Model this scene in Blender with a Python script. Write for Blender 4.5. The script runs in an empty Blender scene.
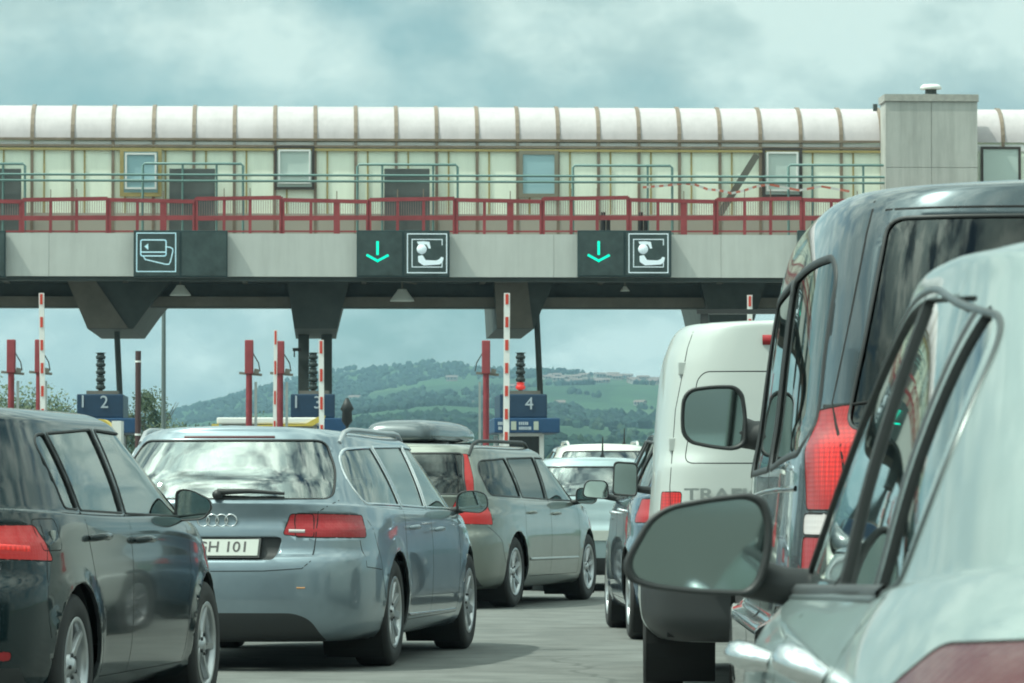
import bpy, bmesh, math, random
import numpy as np
from mathutils import Vector, Matrix
from mathutils.bvhtree import BVHTree
R = math.radians
PI = math.pi
S = bpy.context.scene
COL = S.collection
# ------------------------------------------------------------------ camera
F = 4220.0            # focal length in photo pixels (a long telephoto)
HZ = 492.0            # horizon row
CAMH = 1.07
cam_d = bpy.data.cameras.new('camera')
cam = bpy.data.objects.new('camera', cam_d); COL.objects.link(cam)
cam_d.sensor_width = 36; cam_d.lens = 36*F/1024
cam.location = (0, 0, CAMH)
cam.rotation_euler = (R(90)+math.atan((HZ-341.5)/F), 0, 0)
cam_d.clip_start = 0.5; cam_d.clip_end = 30000
cam_d.dof.use_dof = True; cam_d.dof.focus_distance = 28; cam_d.dof.aperture_fstop = 24
S.camera = cam
# ------------------------------------------------------------------ light
SUN_EL, SUN_AZ = 58.0, -108.0     # azimuth from +Y towards +X; the sun is high on the left, a little behind
def sun_dir():
    e, a = R(SUN_EL), R(SUN_AZ)
    return Vector((math.cos(e)*math.sin(a), math.cos(e)*math.cos(a), math.sin(e)))
sl = bpy.data.lights.new('sun', 'SUN'); sun = bpy.data.objects.new('sun', sl); COL.objects.link(sun)
sl.energy = 4.0; sl.angle = R(1.2); sl.color = (1.0, .955, .88)
sun.rotation_euler = (-sun_dir()).to_track_quat('-Z', 'Y').to_euler()
sun.location = (-40, 30, 80)
W = bpy.data.worlds.new('World'); S.world = W; W.use_nodes = True
nt = W.node_tree; nt.nodes.clear()
def N(t, **k):
    n = nt.nodes.new(t)
    for a, b in k.items(): setattr(n, a, b)
    return n
def Lk(a, b): nt.links.new(a, b)
wo = N('ShaderNodeOutputWorld'); bg = N('ShaderNodeBackground'); bg.inputs[1].default_value = .096
sky = N('ShaderNodeTexSky', sky_type='NISHITA'); sky.sun_disc = False
sky.sun_elevation = R(SUN_EL); sky.sun_rotation = R(SUN_AZ); sky.air_density = 1.0; sky.dust_density = 1.6; sky.ozone_density = 1.5
tc = N('ShaderNodeTexCoord'); sp = N('ShaderNodeSeparateXYZ'); Lk(tc.outputs['Generated'], sp.inputs[0])
def mth(op, a, b=None, c=None):
    n = N('ShaderNodeMath', operation=op)
    for i, v in enumerate((a, b, c)):
        if v is None: continue
        if isinstance(v, (int, float)): n.inputs[i].default_value = v
        else: Lk(v, n.inputs[i])
    return n.outputs[0]
zd = mth('ADD', mth('ABSOLUTE', sp.outputs[2]), .6)
cb = N('ShaderNodeCombineXYZ'); Lk(mth('DIVIDE', sp.outputs[0], zd), cb.inputs[0]); Lk(mth('DIVIDE', sp.outputs[1], zd), cb.inputs[1]); Lk(mth('MULTIPLY', mth('MINIMUM', sp.outputs[2], .35), .5), cb.inputs[2])
def noise(scale, det, rough, off, dist=0.0):
    mp = N('ShaderNodeMapping'); mp.inputs['Location'].default_value = off; Lk(cb.outputs[0], mp.inputs[0])
    n = N('ShaderNodeTexNoise'); n.inputs['Scale'].default_value = scale; n.inputs['Detail'].default_value = det
    n.inputs['Roughness'].default_value = rough; n.inputs['Distortion'].default_value = dist; Lk(mp.outputs[0], n.inputs['Vector']); return n.outputs[0]
def ramp(v, stops):
    r = N('ShaderNodeValToRGB'); e = r.color_ramp.elements
    while len(e) < len(stops): e.new(.5)
    for i, (p, c) in enumerate(stops): e[i].position = p; e[i].color = (*c, 1)
    Lk(v, r.inputs[0]); return r.outputs[0]
n1 = noise(7.0, 10, .56, (3.1, 7.7, 0), .0)
n2 = noise(9.5, 11, .58, (11.3, 2.2, 4), .0)
mask = ramp(n1, [(.36, (0, 0, 0)), (.52, (1, 1, 1))])
ccol = ramp(n2, [(.39, (4.2, 4.9, 4.8)), (.48, (5.8, 6.45, 6.1)), (.57, (8.7, 9.1, 8.5))])
mx = N('ShaderNodeMixRGB'); Lk(mask, mx.inputs[0])
tint = N('ShaderNodeMixRGB', blend_type='MULTIPLY'); tint.inputs[0].default_value = 1; Lk(sky.outputs[0], tint.inputs[1]); tint.inputs[2].default_value = (.80, .95, .88, 1)
Lk(tint.outputs[0], mx.inputs[1]); 
cm = N('ShaderNodeMixRGB', blend_type='MULTIPLY'); cm.inputs[0].default_value = 1; Lk(ccol, cm.inputs[1])
up = N('ShaderNodeMapRange'); up.interpolation_type = 'SMOOTHSTEP'; up.inputs[1].default_value = .10; up.inputs[2].default_value = .75; up.inputs[3].default_value = 1.0; up.inputs[4].default_value = 2.3; Lk(sp.outputs[2], up.inputs[0])

vd = N('ShaderNodeVectorMath', operation='DOT_PRODUCT'); Lk(tc.outputs['Generated'], vd.inputs[0]); vd.inputs[1].default_value = sun_dir()
gs = N('ShaderNodeMapRange'); gs.interpolation_type = 'SMOOTHSTEP'; gs.inputs[1].default_value = .70; gs.inputs[2].default_value = 1.0; gs.inputs[3].default_value = 1.0; gs.inputs[4].default_value = 2.4; Lk(vd.outputs['Value'], gs.inputs[0])
Lk(mth('MULTIPLY', up.outputs[0], gs.outputs[0]), cm.inputs[2]); Lk(cm.outputs[0], mx.inputs[2])
Lk(mx.outputs[0], bg.inputs[0]); Lk(bg.outputs[0], wo.inputs[0])
S.view_settings.view_transform = 'Standard'; S.view_settings.look = 'None'
S.view_settings.exposure = 0.06; S.view_settings.gamma = 1
S.view_settings.use_white_balance = True; S.view_settings.white_balance_temperature = 6300; S.view_settings.white_balance_tint = -6
S.render.engine = 'CYCLES'
S.cycles.use_denoising = True
S.cycles.max_bounces = 8; S.cycles.transparent_max_bounces = 24; S.cycles.volume_bounces = 0
S.cycles.sample_clamp_indirect = 6
S.cycles.filter_width = 1.9

# ------------------------------------------------------------------ helpers
random.seed(7); np.random.seed(7)
def at(px, py, d):
    return Vector(((px-512)/F*d, d, CAMH+(HZ-py)/F*d))
MATS = {}
def mat(name, col, rough=.5, metal=0.0, coat=0.0, spec=.5, var=0.0, vscale=6.0, emis=None, es=1.0, streak=0.0, bump=0.0, bscale=40.0, bdist=.01, stain=None):
    if name in MATS: return MATS[name]
    m = bpy.data.materials.new(name); m.use_nodes = True; t = m.node_tree
    b = t.nodes['Principled BSDF']; b.inputs['Base Color'].default_value = (*col, 1); b.inputs['Roughness'].default_value = rough
    b.inputs['Metallic'].default_value = metal; b.inputs['Coat Weight'].default_value = coat; b.inputs['Coat Roughness'].default_value = .03
    b.inputs['Specular IOR Level'].default_value = spec
    tcn = t.nodes.new('ShaderNodeTexCoord')
    if var > 0:
        nn = t.nodes.new('ShaderNodeTexNoise'); nn.inputs['Scale'].default_value = vscale; nn.inputs['Detail'].default_value = 6; nn.inputs['Roughness'].default_value = .65
        t.links.new(tcn.outputs['Object'], nn.inputs['Vector'])
        mr = t.nodes.new('ShaderNodeMapRange'); mr.inputs[1].default_value = .3; mr.inputs[2].default_value = .7; mr.inputs[3].default_value = 1-var; mr.inputs[4].default_value = 1+var
        t.links.new(nn.outputs[0], mr.inputs[0])
        mm = t.nodes.new('ShaderNodeMixRGB'); mm.blend_type = 'MULTIPLY'; mm.inputs[0].default_value = 1; mm.inputs[1].default_value = (*col, 1)
        t.links.new(mr.outputs[0], mm.inputs[2]); t.links.new(mm.outputs[0], b.inputs['Base Color'])
    if streak > 0:
        mp = t.nodes.new('ShaderNodeMapping'); mp.inputs['Scale'].default_value = (2.6, 2.6, .22); t.links.new(tcn.outputs['Object'], mp.inputs[0])
        ns = t.nodes.new('ShaderNodeTexNoise'); ns.inputs['Scale'].default_value = 1.6; ns.inputs['Detail'].default_value = 7; ns.inputs['Roughness'].default_value = .7; t.links.new(mp.outputs[0], ns.inputs['Vector'])
        m3 = t.nodes.new('ShaderNodeMapRange'); m3.inputs[1].default_value = .42; m3.inputs[2].default_value = .72; m3.inputs[3].default_value = 1; m3.inputs[4].default_value = 1-streak; t.links.new(ns.outputs[0], m3.inputs[0])
        m4 = t.nodes.new('ShaderNodeMixRGB'); m4.blend_type = 'MULTIPLY'; m4.inputs[0].default_value = 1; t.links.new(m3.outputs[0], m4.inputs[2])
        if var > 0: t.links.new(mm.outputs[0], m4.inputs[1])
        else: m4.inputs[1].default_value = (*col, 1)
        t.links.new(m4.outputs[0], b.inputs['Base Color'])
    if bump > 0:
        nb = t.nodes.new('ShaderNodeTexNoise'); nb.inputs['Scale'].default_value = bscale; nb.inputs['Detail'].default_value = 5
        t.links.new(tcn.outputs['Object'], nb.inputs['Vector'])
        bp = t.nodes.new('ShaderNodeBump'); bp.inputs['Strength'].default_value = bump; bp.inputs['Distance'].default_value = bdist
        t.links.new(nb.outputs[0], bp.inputs['Height']); t.links.new(bp.outputs[0], b.inputs['Normal'])
    if emis: b.inputs['Emission Color'].default_value = (*emis, 1); b.inputs['Emission Strength'].default_value = es
    MATS[name] = m; return m
def glass(name, tint, refl=.10, rough=.015):
    if name in MATS: return MATS[name]
    m = bpy.data.materials.new(name); m.use_nodes = True; t = m.node_tree; t.nodes.clear()
    o = t.nodes.new('ShaderNodeOutputMaterial'); mx = t.nodes.new('ShaderNodeMixShader'); tr = t.nodes.new('ShaderNodeBsdfTransparent'); gl = t.nodes.new('ShaderNodeBsdfGlossy')
    tr.inputs[0].default_value = (*tint, 1); gl.inputs['Roughness'].default_value = rough; gl.inputs[0].default_value = (.95, 1, .98, 1)
    fr = t.nodes.new('ShaderNodeFresnel'); fr.inputs[0].default_value = 1.5
    mr = t.nodes.new('ShaderNodeMapRange'); mr.inputs[1].default_value = 0; mr.inputs[2].default_value = 1; mr.inputs[3].default_value = refl; mr.inputs[4].default_value = 1
    t.links.new(fr.outputs[0], mr.inputs[0]); t.links.new(mr.outputs[0], mx.inputs[0]); t.links.new(tr.outputs[0], mx.inputs[1]); t.links.new(gl.outputs[0], mx.inputs[2]); t.links.new(mx.outputs[0], o.inputs[0])
    MATS[name] = m; return m

def link(name, me, m, parent=None, label=None):
    o = bpy.data.objects.new(name, me); COL.objects.link(o)
    for q in (m if isinstance(m, (list, tuple)) else [m]): me.materials.append(q)
    if parent is not None: o.parent = parent
    if label: o['label'] = label
    return o
def tag(o, label, cat, group=None):
    o['label'] = label; o['category'] = cat
    if group: o['group'] = group
    return o
def thing(name, label, cat, loc=(0, 0, 0), rz=0.0, group=None):
    o = bpy.data.objects.new(name, None); COL.objects.link(o); o.location = loc; o.rotation_euler = (0, 0, rz)
    o.empty_display_size = .3
    return tag(o, label, cat, group)
def structure(o): o['kind'] = 'structure'; return o
class MB:
    def __init__(s): s.v = []; s.f = []; s.mi = []; s.sm = []
    def add(s, vs, fs, mi=0, smooth=False):
        b = len(s.v); s.v += [tuple(v) for v in vs]; s.f += [tuple(i+b for i in f) for f in fs]; s.mi += [mi]*len(fs); s.sm += [smooth]*len(fs); return s
    def box(s, x0, x1, y0, y1, z0, z1, mi=0):
        return s.add([(x0,y0,z0),(x1,y0,z0),(x1,y1,z0),(x0,y1,z0),(x0,y0,z1),(x1,y0,z1),(x1,y1,z1),(x0,y1,z1)],
                     [(0,3,2,1),(4,5,6,7),(0,1,5,4),(1,2,6,5),(2,3,7,6),(3,0,4,7)], mi)
    def bar(s, p, q, w, h=None, mi=0, up=(0, 0, 1)):
        h = h or w; p = Vector(p); q = Vector(q); t = (q-p).normalized(); u = Vector(up)
        if abs(t.dot(u)) > .98: u = Vector((1, 0, 0))
        a = t.cross(u).normalized(); b = a.cross(t)
        vs = [e+a*(w/2*i)+b*(h/2*j) for e in (p, q) for i, j in ((-1,-1),(1,-1),(1,1),(-1,1))]
        return s.add(vs, [(3,2,1,0),(4,5,6,7),(0,1,5,4),(1,2,6,5),(2,3,7,6),(3,0,4,7)], mi)
    def tube(s, pts, r, n=8, mi=0, closed=False, cap=True):
        pts = [Vector(p) for p in pts]; L = len(pts); rs = r if isinstance(r, (list, tuple)) else [r]*L; vs = []; a = None
        for i, p in enumerate(pts):
            if closed: t = pts[(i+1) % L]-pts[i-1]
            else: t = pts[min(i+1, L-1)]-pts[max(i-1, 0)]
            t.normalize()
            if a is None:
                a = t.cross(Vector((0, 0, 1)));
                if a.length < .1: a = t.cross(Vector((1, 0, 0)))
            a = (a-t*a.dot(t)).normalized(); b = t.cross(a)
            vs += [p+(a*math.cos(2*PI*k/n)+b*math.sin(2*PI*k/n))*rs[i] for k in range(n)]
        fs = []
        for i in range(L if closed else L-1):
            j = (i+1) % L
            fs += [(i*n+k, i*n+(k+1) % n, j*n+(k+1) % n, j*n+k) for k in range(n)]
        s.add(vs, fs, mi, True)
        if cap and not closed: s.add(vs[:n], [tuple(range(n-1, -1, -1))], mi); s.add(vs[-n:], [tuple(range(n))], mi)
        return s
    def lathe(s, prof, n=32, c=(0, 0, 0), axis='z', mi=0, smooth=True):
        vs = []
        for r, h in prof:
            for k in range(n):
                a = 2*PI*k/n; x, y = r*math.cos(a), r*math.sin(a)
                vs.append({'z': (c[0]+x, c[1]+y, c[2]+h), 'y': (c[0]+x, c[1]+h, c[2]+y), 'x': (c[0]+h, c[1]+x, c[2]+y)}[axis])
        fs = [(i*n+k, i*n+(k+1) % n, (i+1)*n+(k+1) % n, (i+1)*n+k) for i in range(len(prof)-1) for k in range(n)]
        return s.add(vs, fs, mi, smooth)
    def prism(s, poly, axis, a, b, mi=0):
        """poly 2-D; axis 'y': (x,z) extruded from y=a to y=b; 'x': (y,z); 'z': (x,y)"""
        def P(p, h): return {'y': (p[0], h, p[1]), 'x': (h, p[0], p[1]), 'z': (p[0], p[1], h)}[axis]
        n = len(poly); vs = [P(p, a) for p in poly]+[P(p, b) for p in poly]
        return s.add(vs, [tuple(range(n)), tuple(range(2*n-1, n-1, -1))]+[(i, i+n, (i+1) % n+n, (i+1) % n) for i in range(n)], mi)
    def mesh(s, name):
        me = bpy.data.meshes.new(name); me.from_pydata(s.v, [], s.f)
        me.polygons.foreach_set('material_index', s.mi); me.polygons.foreach_set('use_smooth', s.sm)
        me.update(); bm = bmesh.new(); bm.from_mesh(me); bmesh.ops.recalc_face_normals(bm, faces=bm.faces); bm.to_mesh(me); bm.free()
        return me
    def build(s, name, m, parent=None, label=None, bevel=0):
        me = s.mesh(name)
        if bevel:
            bm = bmesh.new(); bm.from_mesh(me); bmesh.ops.remove_doubles(bm, verts=bm.verts, dist=1e-5)
            ed = [e for e in bm.edges if len(e.link_faces) == 2 and e.calc_face_angle(0) > .6]
            bmesh.ops.bevel(bm, geom=ed, offset=bevel, segments=2, affect='EDGES', profile=.6, clamp_overlap=True)
            bm.to_mesh(me); bm.free()
        return link(name, me, m, parent, label)
def rpoly(pts, r, seg=5):
    out = []; n = len(pts)
    for i in range(n):
        p = Vector(pts[i][:2]); a = Vector(pts[i-1][:2])-p; b = Vector(pts[(i+1) % n][:2])-p
        rr = pts[i][2] if len(pts[i]) > 2 else r
        la, lb = a.length, b.length; a.normalize(); b.normalize(); k = min(rr, la*.48, lb*.48)
        if k < 1e-4: out.append(tuple(p)); continue
        for j in range(seg+1):
            t = j/seg; q = p+a*k*(1-t)**2+b*k*t**2; out.append((q.x, q.y))
    return out
def inpoly(p, poly):
    x, y = p; c = False; j = len(poly)-1
    for i in range(len(poly)):
        if (poly[i][1] > y) != (poly[j][1] > y) and x < (poly[j][0]-poly[i][0])*(y-poly[i][1])/(poly[j][1]-poly[i][1])+poly[i][0]: c = not c
        j = i
    return c
def text_mesh(body, size, depth=.004, align='CENTER', bold=0.0, sx=1.0):
    cu = bpy.data.curves.new('t', 'FONT'); cu.body = body; cu.size = size; cu.extrude = depth/2; cu.align_x = align; cu.align_y = 'CENTER'; cu.offset = bold; cu.resolution_u = 4
    o = bpy.data.objects.new('t', cu); COL.objects.link(o); bpy.context.view_layer.update()
    me = bpy.data.meshes.new_from_object(o.evaluated_get(bpy.context.evaluated_depsgraph_get())); bpy.data.objects.remove(o); bpy.data.curves.remove(cu)
    me.transform(Matrix.Diagonal((sx, 1, 1, 1)))
    return me
# ------------------------------------------------------------------ vehicle materials
RUB = mat('rubber', (.022, .022, .022), .75, var=.2, vscale=9)
BLK = mat('black_plastic', (.024, .026, .027), .5)
GAP = mat('shadow_gap', (.006, .006, .006), .9)
UND = mat('underbody', (.012, .012, .012), .9)
SEAT = mat('seat_cloth', (.035, .036, .038), .85)
CHR = mat('chrome', (.75, .76, .77), .12, 1.0)
ALU = mat('alloy_wheel', (.50, .51, .52), .32, .85)
BRK = mat('brake_disc', (.10, .10, .10), .5, .6)
GL = glass('car_glass', (.74, .81, .77), .22)
GLD = glass('privacy_glass', (.022, .032, .034), .015)
GLS = glass('reflective_glass', (.42, .48, .46), .34)
MIR = mat('mirror_glass', (.30, .36, .35), .03, 1.0)
PLT = mat('plate_white', (.38, .40, .37), .4)
PLK = mat('plate_black', (.02, .02, .02), .5)

def lampmat(name, col, em=None, es=0, scale=60, bulb=None, lattice=True):
    m = mat(name, col, .28, coat=.35, spec=.35, emis=em, es=es)
    t = m.node_tree; b = t.nodes['Principled BSDF']; tcn = t.nodes.new('ShaderNodeTexCoord')
    v = t.nodes.new('ShaderNodeTexVoronoi'); v.inputs['Scale'].default_value = scale; v.inputs['Randomness'].default_value = 0.0; t.links.new(tcn.outputs['Object'], v.inputs['Vector'])
    bp = t.nodes.new('ShaderNodeBump'); bp.inputs['Strength'].default_value = .12; bp.inputs['Distance'].default_value = .01
    if es and lattice:
        mr = t.nodes.new('ShaderNodeMapRange'); mr.inputs[1].default_value = .2; mr.inputs[2].default_value = .75; mr.inputs[3].default_value = es*1.5; mr.inputs[4].default_value = es*.25
        t.links.new(v.outputs['Distance'], mr.inputs[0]); t.links.new(mr.outputs[0], b.inputs['Emission Strength'])
        if bulb:
            ab = t.nodes.new('ShaderNodeVectorMath'); ab.operation = 'ABSOLUTE'; t.links.new(tcn.outputs['Object'], ab.inputs[0])
            ds = t.nodes.new('ShaderNodeVectorMath'); ds.operation = 'DISTANCE'; t.links.new(ab.outputs[0], ds.inputs[0]); ds.inputs[1].default_value = bulb
            m5 = t.nodes.new('ShaderNodeMapRange'); m5.inputs[1].default_value = .02; m5.inputs[2].default_value = .17; m5.inputs[3].default_value = 3.2; m5.inputs[4].default_value = .25; t.links.new(ds.outputs['Value'], m5.inputs[0])
            m6 = t.nodes.new('ShaderNodeMath'); m6.operation = 'MULTIPLY'; t.links.new(mr.outputs[0], m6.inputs[0]); t.links.new(m5.outputs[0], m6.inputs[1]); t.links.new(m6.outputs[0], b.inputs['Emission Strength'])
    t.links.new(v.outputs['Distance'], bp.inputs['Height']); t.links.new(bp.outputs[0], b.inputs['Normal'])
    return m
RED = lampmat('red_lens', (.30, .014, .02))
REDD = lampmat('dark_red_lens', (.07, .01, .014))
REDL = lampmat('lit_red_lens', (.26, .010, .012), (1, .03, .025), .30)
REDH = lampmat('bright_red_lens', (.5, .03, .03), (1, .06, .04), .35)
REDG = lampmat('glowing_red_lens', (.24, .010, .012), (1, .04, .03), .20, lattice=False)
REDB = lampmat('brake_red_lens', (.26, .010, .012), (1, .05, .04), .34, scale=75, bulb=(1.83, .92, 1.19))
CLR = lampmat('clear_lens', (.55, .5, .5))

def smooth_interp(keys, P):
    """keys: (K,U,3) rings. PCHIP along K with mean spacing, P: target step"""
    K = len(keys); d = np.linalg.norm(np.diff(keys, axis=0), axis=2); h = d.mean(1)*.5+d.max(1)*.5; h = np.maximum(h, 1e-3)
    dl = np.diff(keys, axis=0)/h[:, None, None]
    m = np.zeros_like(keys); m[0] = dl[0]; m[-1] = dl[-1]
    for i in range(1, K-1):
        a, b = dl[i-1], dl[i]; w1, w2 = 2*h[i]+h[i-1], h[i]+2*h[i-1]
        ok = a*b > 0; m[i] = np.where(ok, (w1+w2)/np.where(ok, w1/np.where(ok, a, 1)+w2/np.where(ok, b, 1), 1), 0)
    out = []
    for i in range(K-1):
        n = max(2, int(math.ceil(h[i]/P)))
        for j in range(n):
            t = j/n; t2, t3 = t*t, t*t*t
            out.append((2*t3-3*t2+1)*keys[i]+(t3-2*t2+t)*h[i]*m[i]+(-2*t3+3*t2)*keys[i+1]+(t3-t2)*h[i]*m[i+1])
    out.append(keys[-1]); return np.array(out)

def ring(k, MA=22, MBn=34):
    """half ring (y>=0): rear centre -> side -> nose centre"""
    z, w, xr, xf, nr, nf = k['z'], k['w'], k['xr'], k['xf'], k.get('nr', 6.5), k.get('nf', 4.5)
    if not isinstance(z, tuple): z = (z, z, z)
    xc = k.get('xc', 0.0); bow = k.get('bow', .05); pr = k.get('pr', 2.0); pf = k.get('pf', 2.0)
    def quarter(xe, n, ze, p, ma, mb):
        Lx = xe-xc; t45 = .5**(1/n); pts = []
        for i in range(ma): y = t45*i/(ma-1); pts.append((1-y**n)**(1/n) if y > 0 else 1.0); pts[-1] = (pts[-1], y)
        for i in range(1, mb+1): x = t45*(1-i/mb); pts.append((x, (1-x**n)**(1/n)))
        return [(xc+Lx*x - math.copysign(1, Lx)*bow*(y**2)*x**6, w*y, z[1]+(ze-z[1])*x**p) for x, y in pts]
    r = quarter(xr, nr, z[0], pr, MA, MBn); f = quarter(xf, nf, z[2], pf, MA, MBn)
    return r+f[::-1][1:]

class Frame:
    def __init__(s, az):
        a = R(az); s.D = Vector((math.cos(a), math.sin(a), 0)); s.U = Vector((-math.sin(a), math.cos(a), 0))
    def uv(s, p): return (p[0]*s.U.x+p[1]*s.U.y, p[2])
def cut_poly(bm, poly, fr, nmin=.15, dist=-9, fine=True):
    """knife the surface along the outline of poly seen from direction fr; returns the faces inside"""
    us = [p[0] for p in poly]; vs = [p[1] for p in poly]; u0, u1, v0, v1 = min(us)-.04, max(us)+.04, min(vs)-.04, max(vs)+.04
    cand = []
    for f in bm.faces:
        c = f.calc_center_median()
        if not (v0-.1 < c.z < v1+.1): continue
        u = fr.uv(c)[0]
        if u0-.1 < u < u1+.1 and f.normal.dot(fr.D) > nmin and c.dot(fr.D) > dist: cand.append(f)
    n = len(poly)
    for i in range(n):
        p, q = poly[i], poly[(i+1) % n]; du, dv = q[0]-p[0], q[1]-p[1]; L = math.hypot(du, dv)
        if L < 1e-5: continue
        no = (fr.U*dv/L-Vector((0, 0, 1))*du/L); co = fr.U*p[0]+Vector((0, 0, p[1]))
        a0, a1, b0, b1 = min(p[0], q[0])-.004, max(p[0], q[0])+.004, min(p[1], q[1])-.004, max(p[1], q[1])+.004
        sel, rest = [], []
        for f in cand:
            uvs = [fr.uv(v.co) for v in f.verts]
            if max(x[0] for x in uvs) < a0 or min(x[0] for x in uvs) > a1 or max(x[1] for x in uvs) < b0 or min(x[1] for x in uvs) > b1: rest.append(f)
            else: sel.append(f)
        if sel:
            g = list({e for f in sel for e in f.edges})+list({v for f in sel for v in f.verts})+sel
            r = bmesh.ops.bisect_plane(bm, geom=g, dist=1e-5, plane_co=co, plane_no=no)
            cand = rest+[x for x in r['geom'] if isinstance(x, bmesh.types.BMFace)]
    bm.normal_update()
    return [f for f in cand if f.is_valid and inpoly(fr.uv(f.calc_center_median()), poly)]
def detach(bm, faces, name, m, parent, inset=.006, smooth=True, label=None, thick=0):
    nb = bmesh.new(); mp = {}
    for f in faces:
        for v in f.verts:
            if v not in mp: mp[v] = nb.verts.new(v.co-v.normal*inset)
    for f in faces:
        try: nf = nb.faces.new([mp[v] for v in f.verts]); nf.smooth = smooth
        except ValueError: pass
    bmesh.ops.delete(bm, geom=faces, context='FACES')
    me = bpy.data.meshes.new(name); nb.to_mesh(me); nb.free()
    return link(name, me, m, parent, label)
def hole_rims(bm, depth=.014, mi=0):
    ed = [e for e in bm.edges if e.is_boundary]
    vn = {v: v.normal.copy() for e in ed for v in e.verts}
    co = {tuple(round(c, 6) for c in v.co): n for v, n in vn.items()}
    r = bmesh.ops.extrude_edge_only(bm, edges=ed)
    for g in r['geom']:
        if isinstance(g, bmesh.types.BMVert):
            n = co.get(tuple(round(c, 6) for c in g.co))
            if n is not None: g.co -= n*depth
        elif isinstance(g, bmesh.types.BMFace): g.material_index = mi; g.smooth = False
class Car:
    def __init__(s, name, label, cat, loc, heading, paint, keys, step=.03, group=None, u=(22, 34)):
        s.root = thing(name, label, cat, loc, PI/2-R(heading), group)
        s.paint = paint
        k = np.array([ring(q, *u) for q in keys]); g = smooth_interp(k, step); V, U, _ = g.shape
        bm = bmesh.new(); A = [[bm.verts.new(g[i, j]) for j in range(U)] for i in range(V)]
        B = [[A[i][j] if j in (0, U-1) or abs(g[i, j, 1]) < 1e-6 else bm.verts.new((g[i, j, 0], -g[i, j, 1], g[i, j, 2])) for j in range(U)] for i in range(V)]
        for i in range(V-1):
            for j in range(U-1):
                for G, fl in ((A, 0), (B, 1)):
                    q = [G[i][j], G[i][j+1], G[i+1][j+1], G[i+1][j]]
                    if not fl: q = q[::-1]
                    q2 = []
                    for v in q:
                        if v not in q2: q2.append(v)
                    if len(q2) > 2:
                        try: f = bm.faces.new(q2); f.smooth = True
                        except ValueError: pass
        bmesh.ops.remove_doubles(bm, verts=bm.verts, dist=2e-4)
        bmesh.ops.recalc_face_normals(bm, faces=bm.faces); bm.normal_update()
        s.bm = bm; s.mats = [paint, GAP, BLK]; s.extra = MB()   # seams
        s.trims = []
    def flare(s, wx, wz, ra, h=.012, w=.06, zmax=.8, ymin=.6):
        for v in s.bm.verts:
            if abs(v.co.y) > ymin and v.co.z < zmax:
                for x in wx:
                    r = math.hypot(v.co.x-x, v.co.z-wz)-ra
                    if abs(r) < w*2: v.co.y += math.copysign(h*math.exp(-(r/w)**2), v.co.y)
        s.bm.normal_update()
    def freeze(s): s.bvh = BVHTree.FromBMesh(s.bm)
    def hit(s, u, v, fr):
        o = fr.U*u+Vector((0, 0, v))+fr.D*6; return s.bvh.ray_cast(o, -fr.D)[:2]
    def arches(s, wx, wz, ra):
        for az in (90, -90):
            fr = Frame(az)
            for x in wx:
                u = x*fr.U.x; poly = [(u+ra*math.cos(a*PI/12), wz+ra*math.sin(a*PI/12)) for a in range(24)]
                fs = cut_poly(s.bm, poly, fr, .0, .45)
                bmesh.ops.delete(s.bm, geom=fs, context='FACES')
        s.arch = (wx, wz, ra)
    def region(s, pts, fr, name, m, inset=.006, nmin=.15, dist=.1, label=None):
        fs = cut_poly(s.bm, pts, fr, nmin, dist); return detach(s.bm, fs, name, m, s.root, inset, label=label)
    def paint_region(s, pts, fr, mi, nmin=.15, dist=.1):
        for f in cut_poly(s.bm, pts, fr, nmin, dist): f.material_index = mi
    def strip(s, pts, fr, w, h=.003, closed=False, mb=None, mi=1, step=.03, lift=0.0):
        mb = s.extra if mb is None else mb
        P = []; n = len(pts)
        for i in range(n if closed else n-1):
            a, b = pts[i], pts[(i+1) % n]; L = math.hypot(b[0]-a[0], b[1]-a[1]); k = max(1, int(L/step))
            P += [(a[0]+(b[0]-a[0])*j/k, a[1]+(b[1]-a[1])*j/k) for j in range(k)]
        if not closed: P.append(tuple(pts[-1][:2]))
        H = []
        for p in P:
            q, nn = s.hit(p[0], p[1], fr)
            if q is not None: H.append((q, nn))
        vs = []; L = len(H)
        if L < 2: return
        for i, (q, nn) in enumerate(H):
            a = H[i-1][0] if closed or i else q; b = H[(i+1) % L][0] if closed or i < L-1 else q
            t = (b-a); 
            if t.length < 1e-6: t = Vector((0, 0, 1))
            t.normalize(); sd = nn.cross(t).normalized(); q = q+nn*lift
            vs += [q-sd*w/2-nn*.002, q-sd*w*.3+nn*h, q+sd*w*.3+nn*h, q+sd*w/2-nn*.002]
        fs = []
        for i in range(L if closed else L-1):
            j = (i+1) % L
            fs += [(i*4+k, i*4+k+1, j*4+k+1, j*4+k) for k in range(3)]
        mb.add(vs, fs, mi, True)
    def sides(s): return ((Frame(-90), 1), (Frame(90), -1))
    def side_windows(s, polys, gm, trim=None, tw=.014, names=None):
        """polys: (x,z) outlines, same on both sides"""
        for fr, sg in s.sides():
            for i, p in enumerate(polys):
                tb = MB()
                q = [(x*sg, z) for x, z in p]
                s.region(q, fr, 'side_window', gm[i] if isinstance(gm, list) else gm, .007)
                if trim: s.strip(q, fr, tw, .004, True, tb, 0); tb.build('window_trim', trim, s.root)
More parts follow.
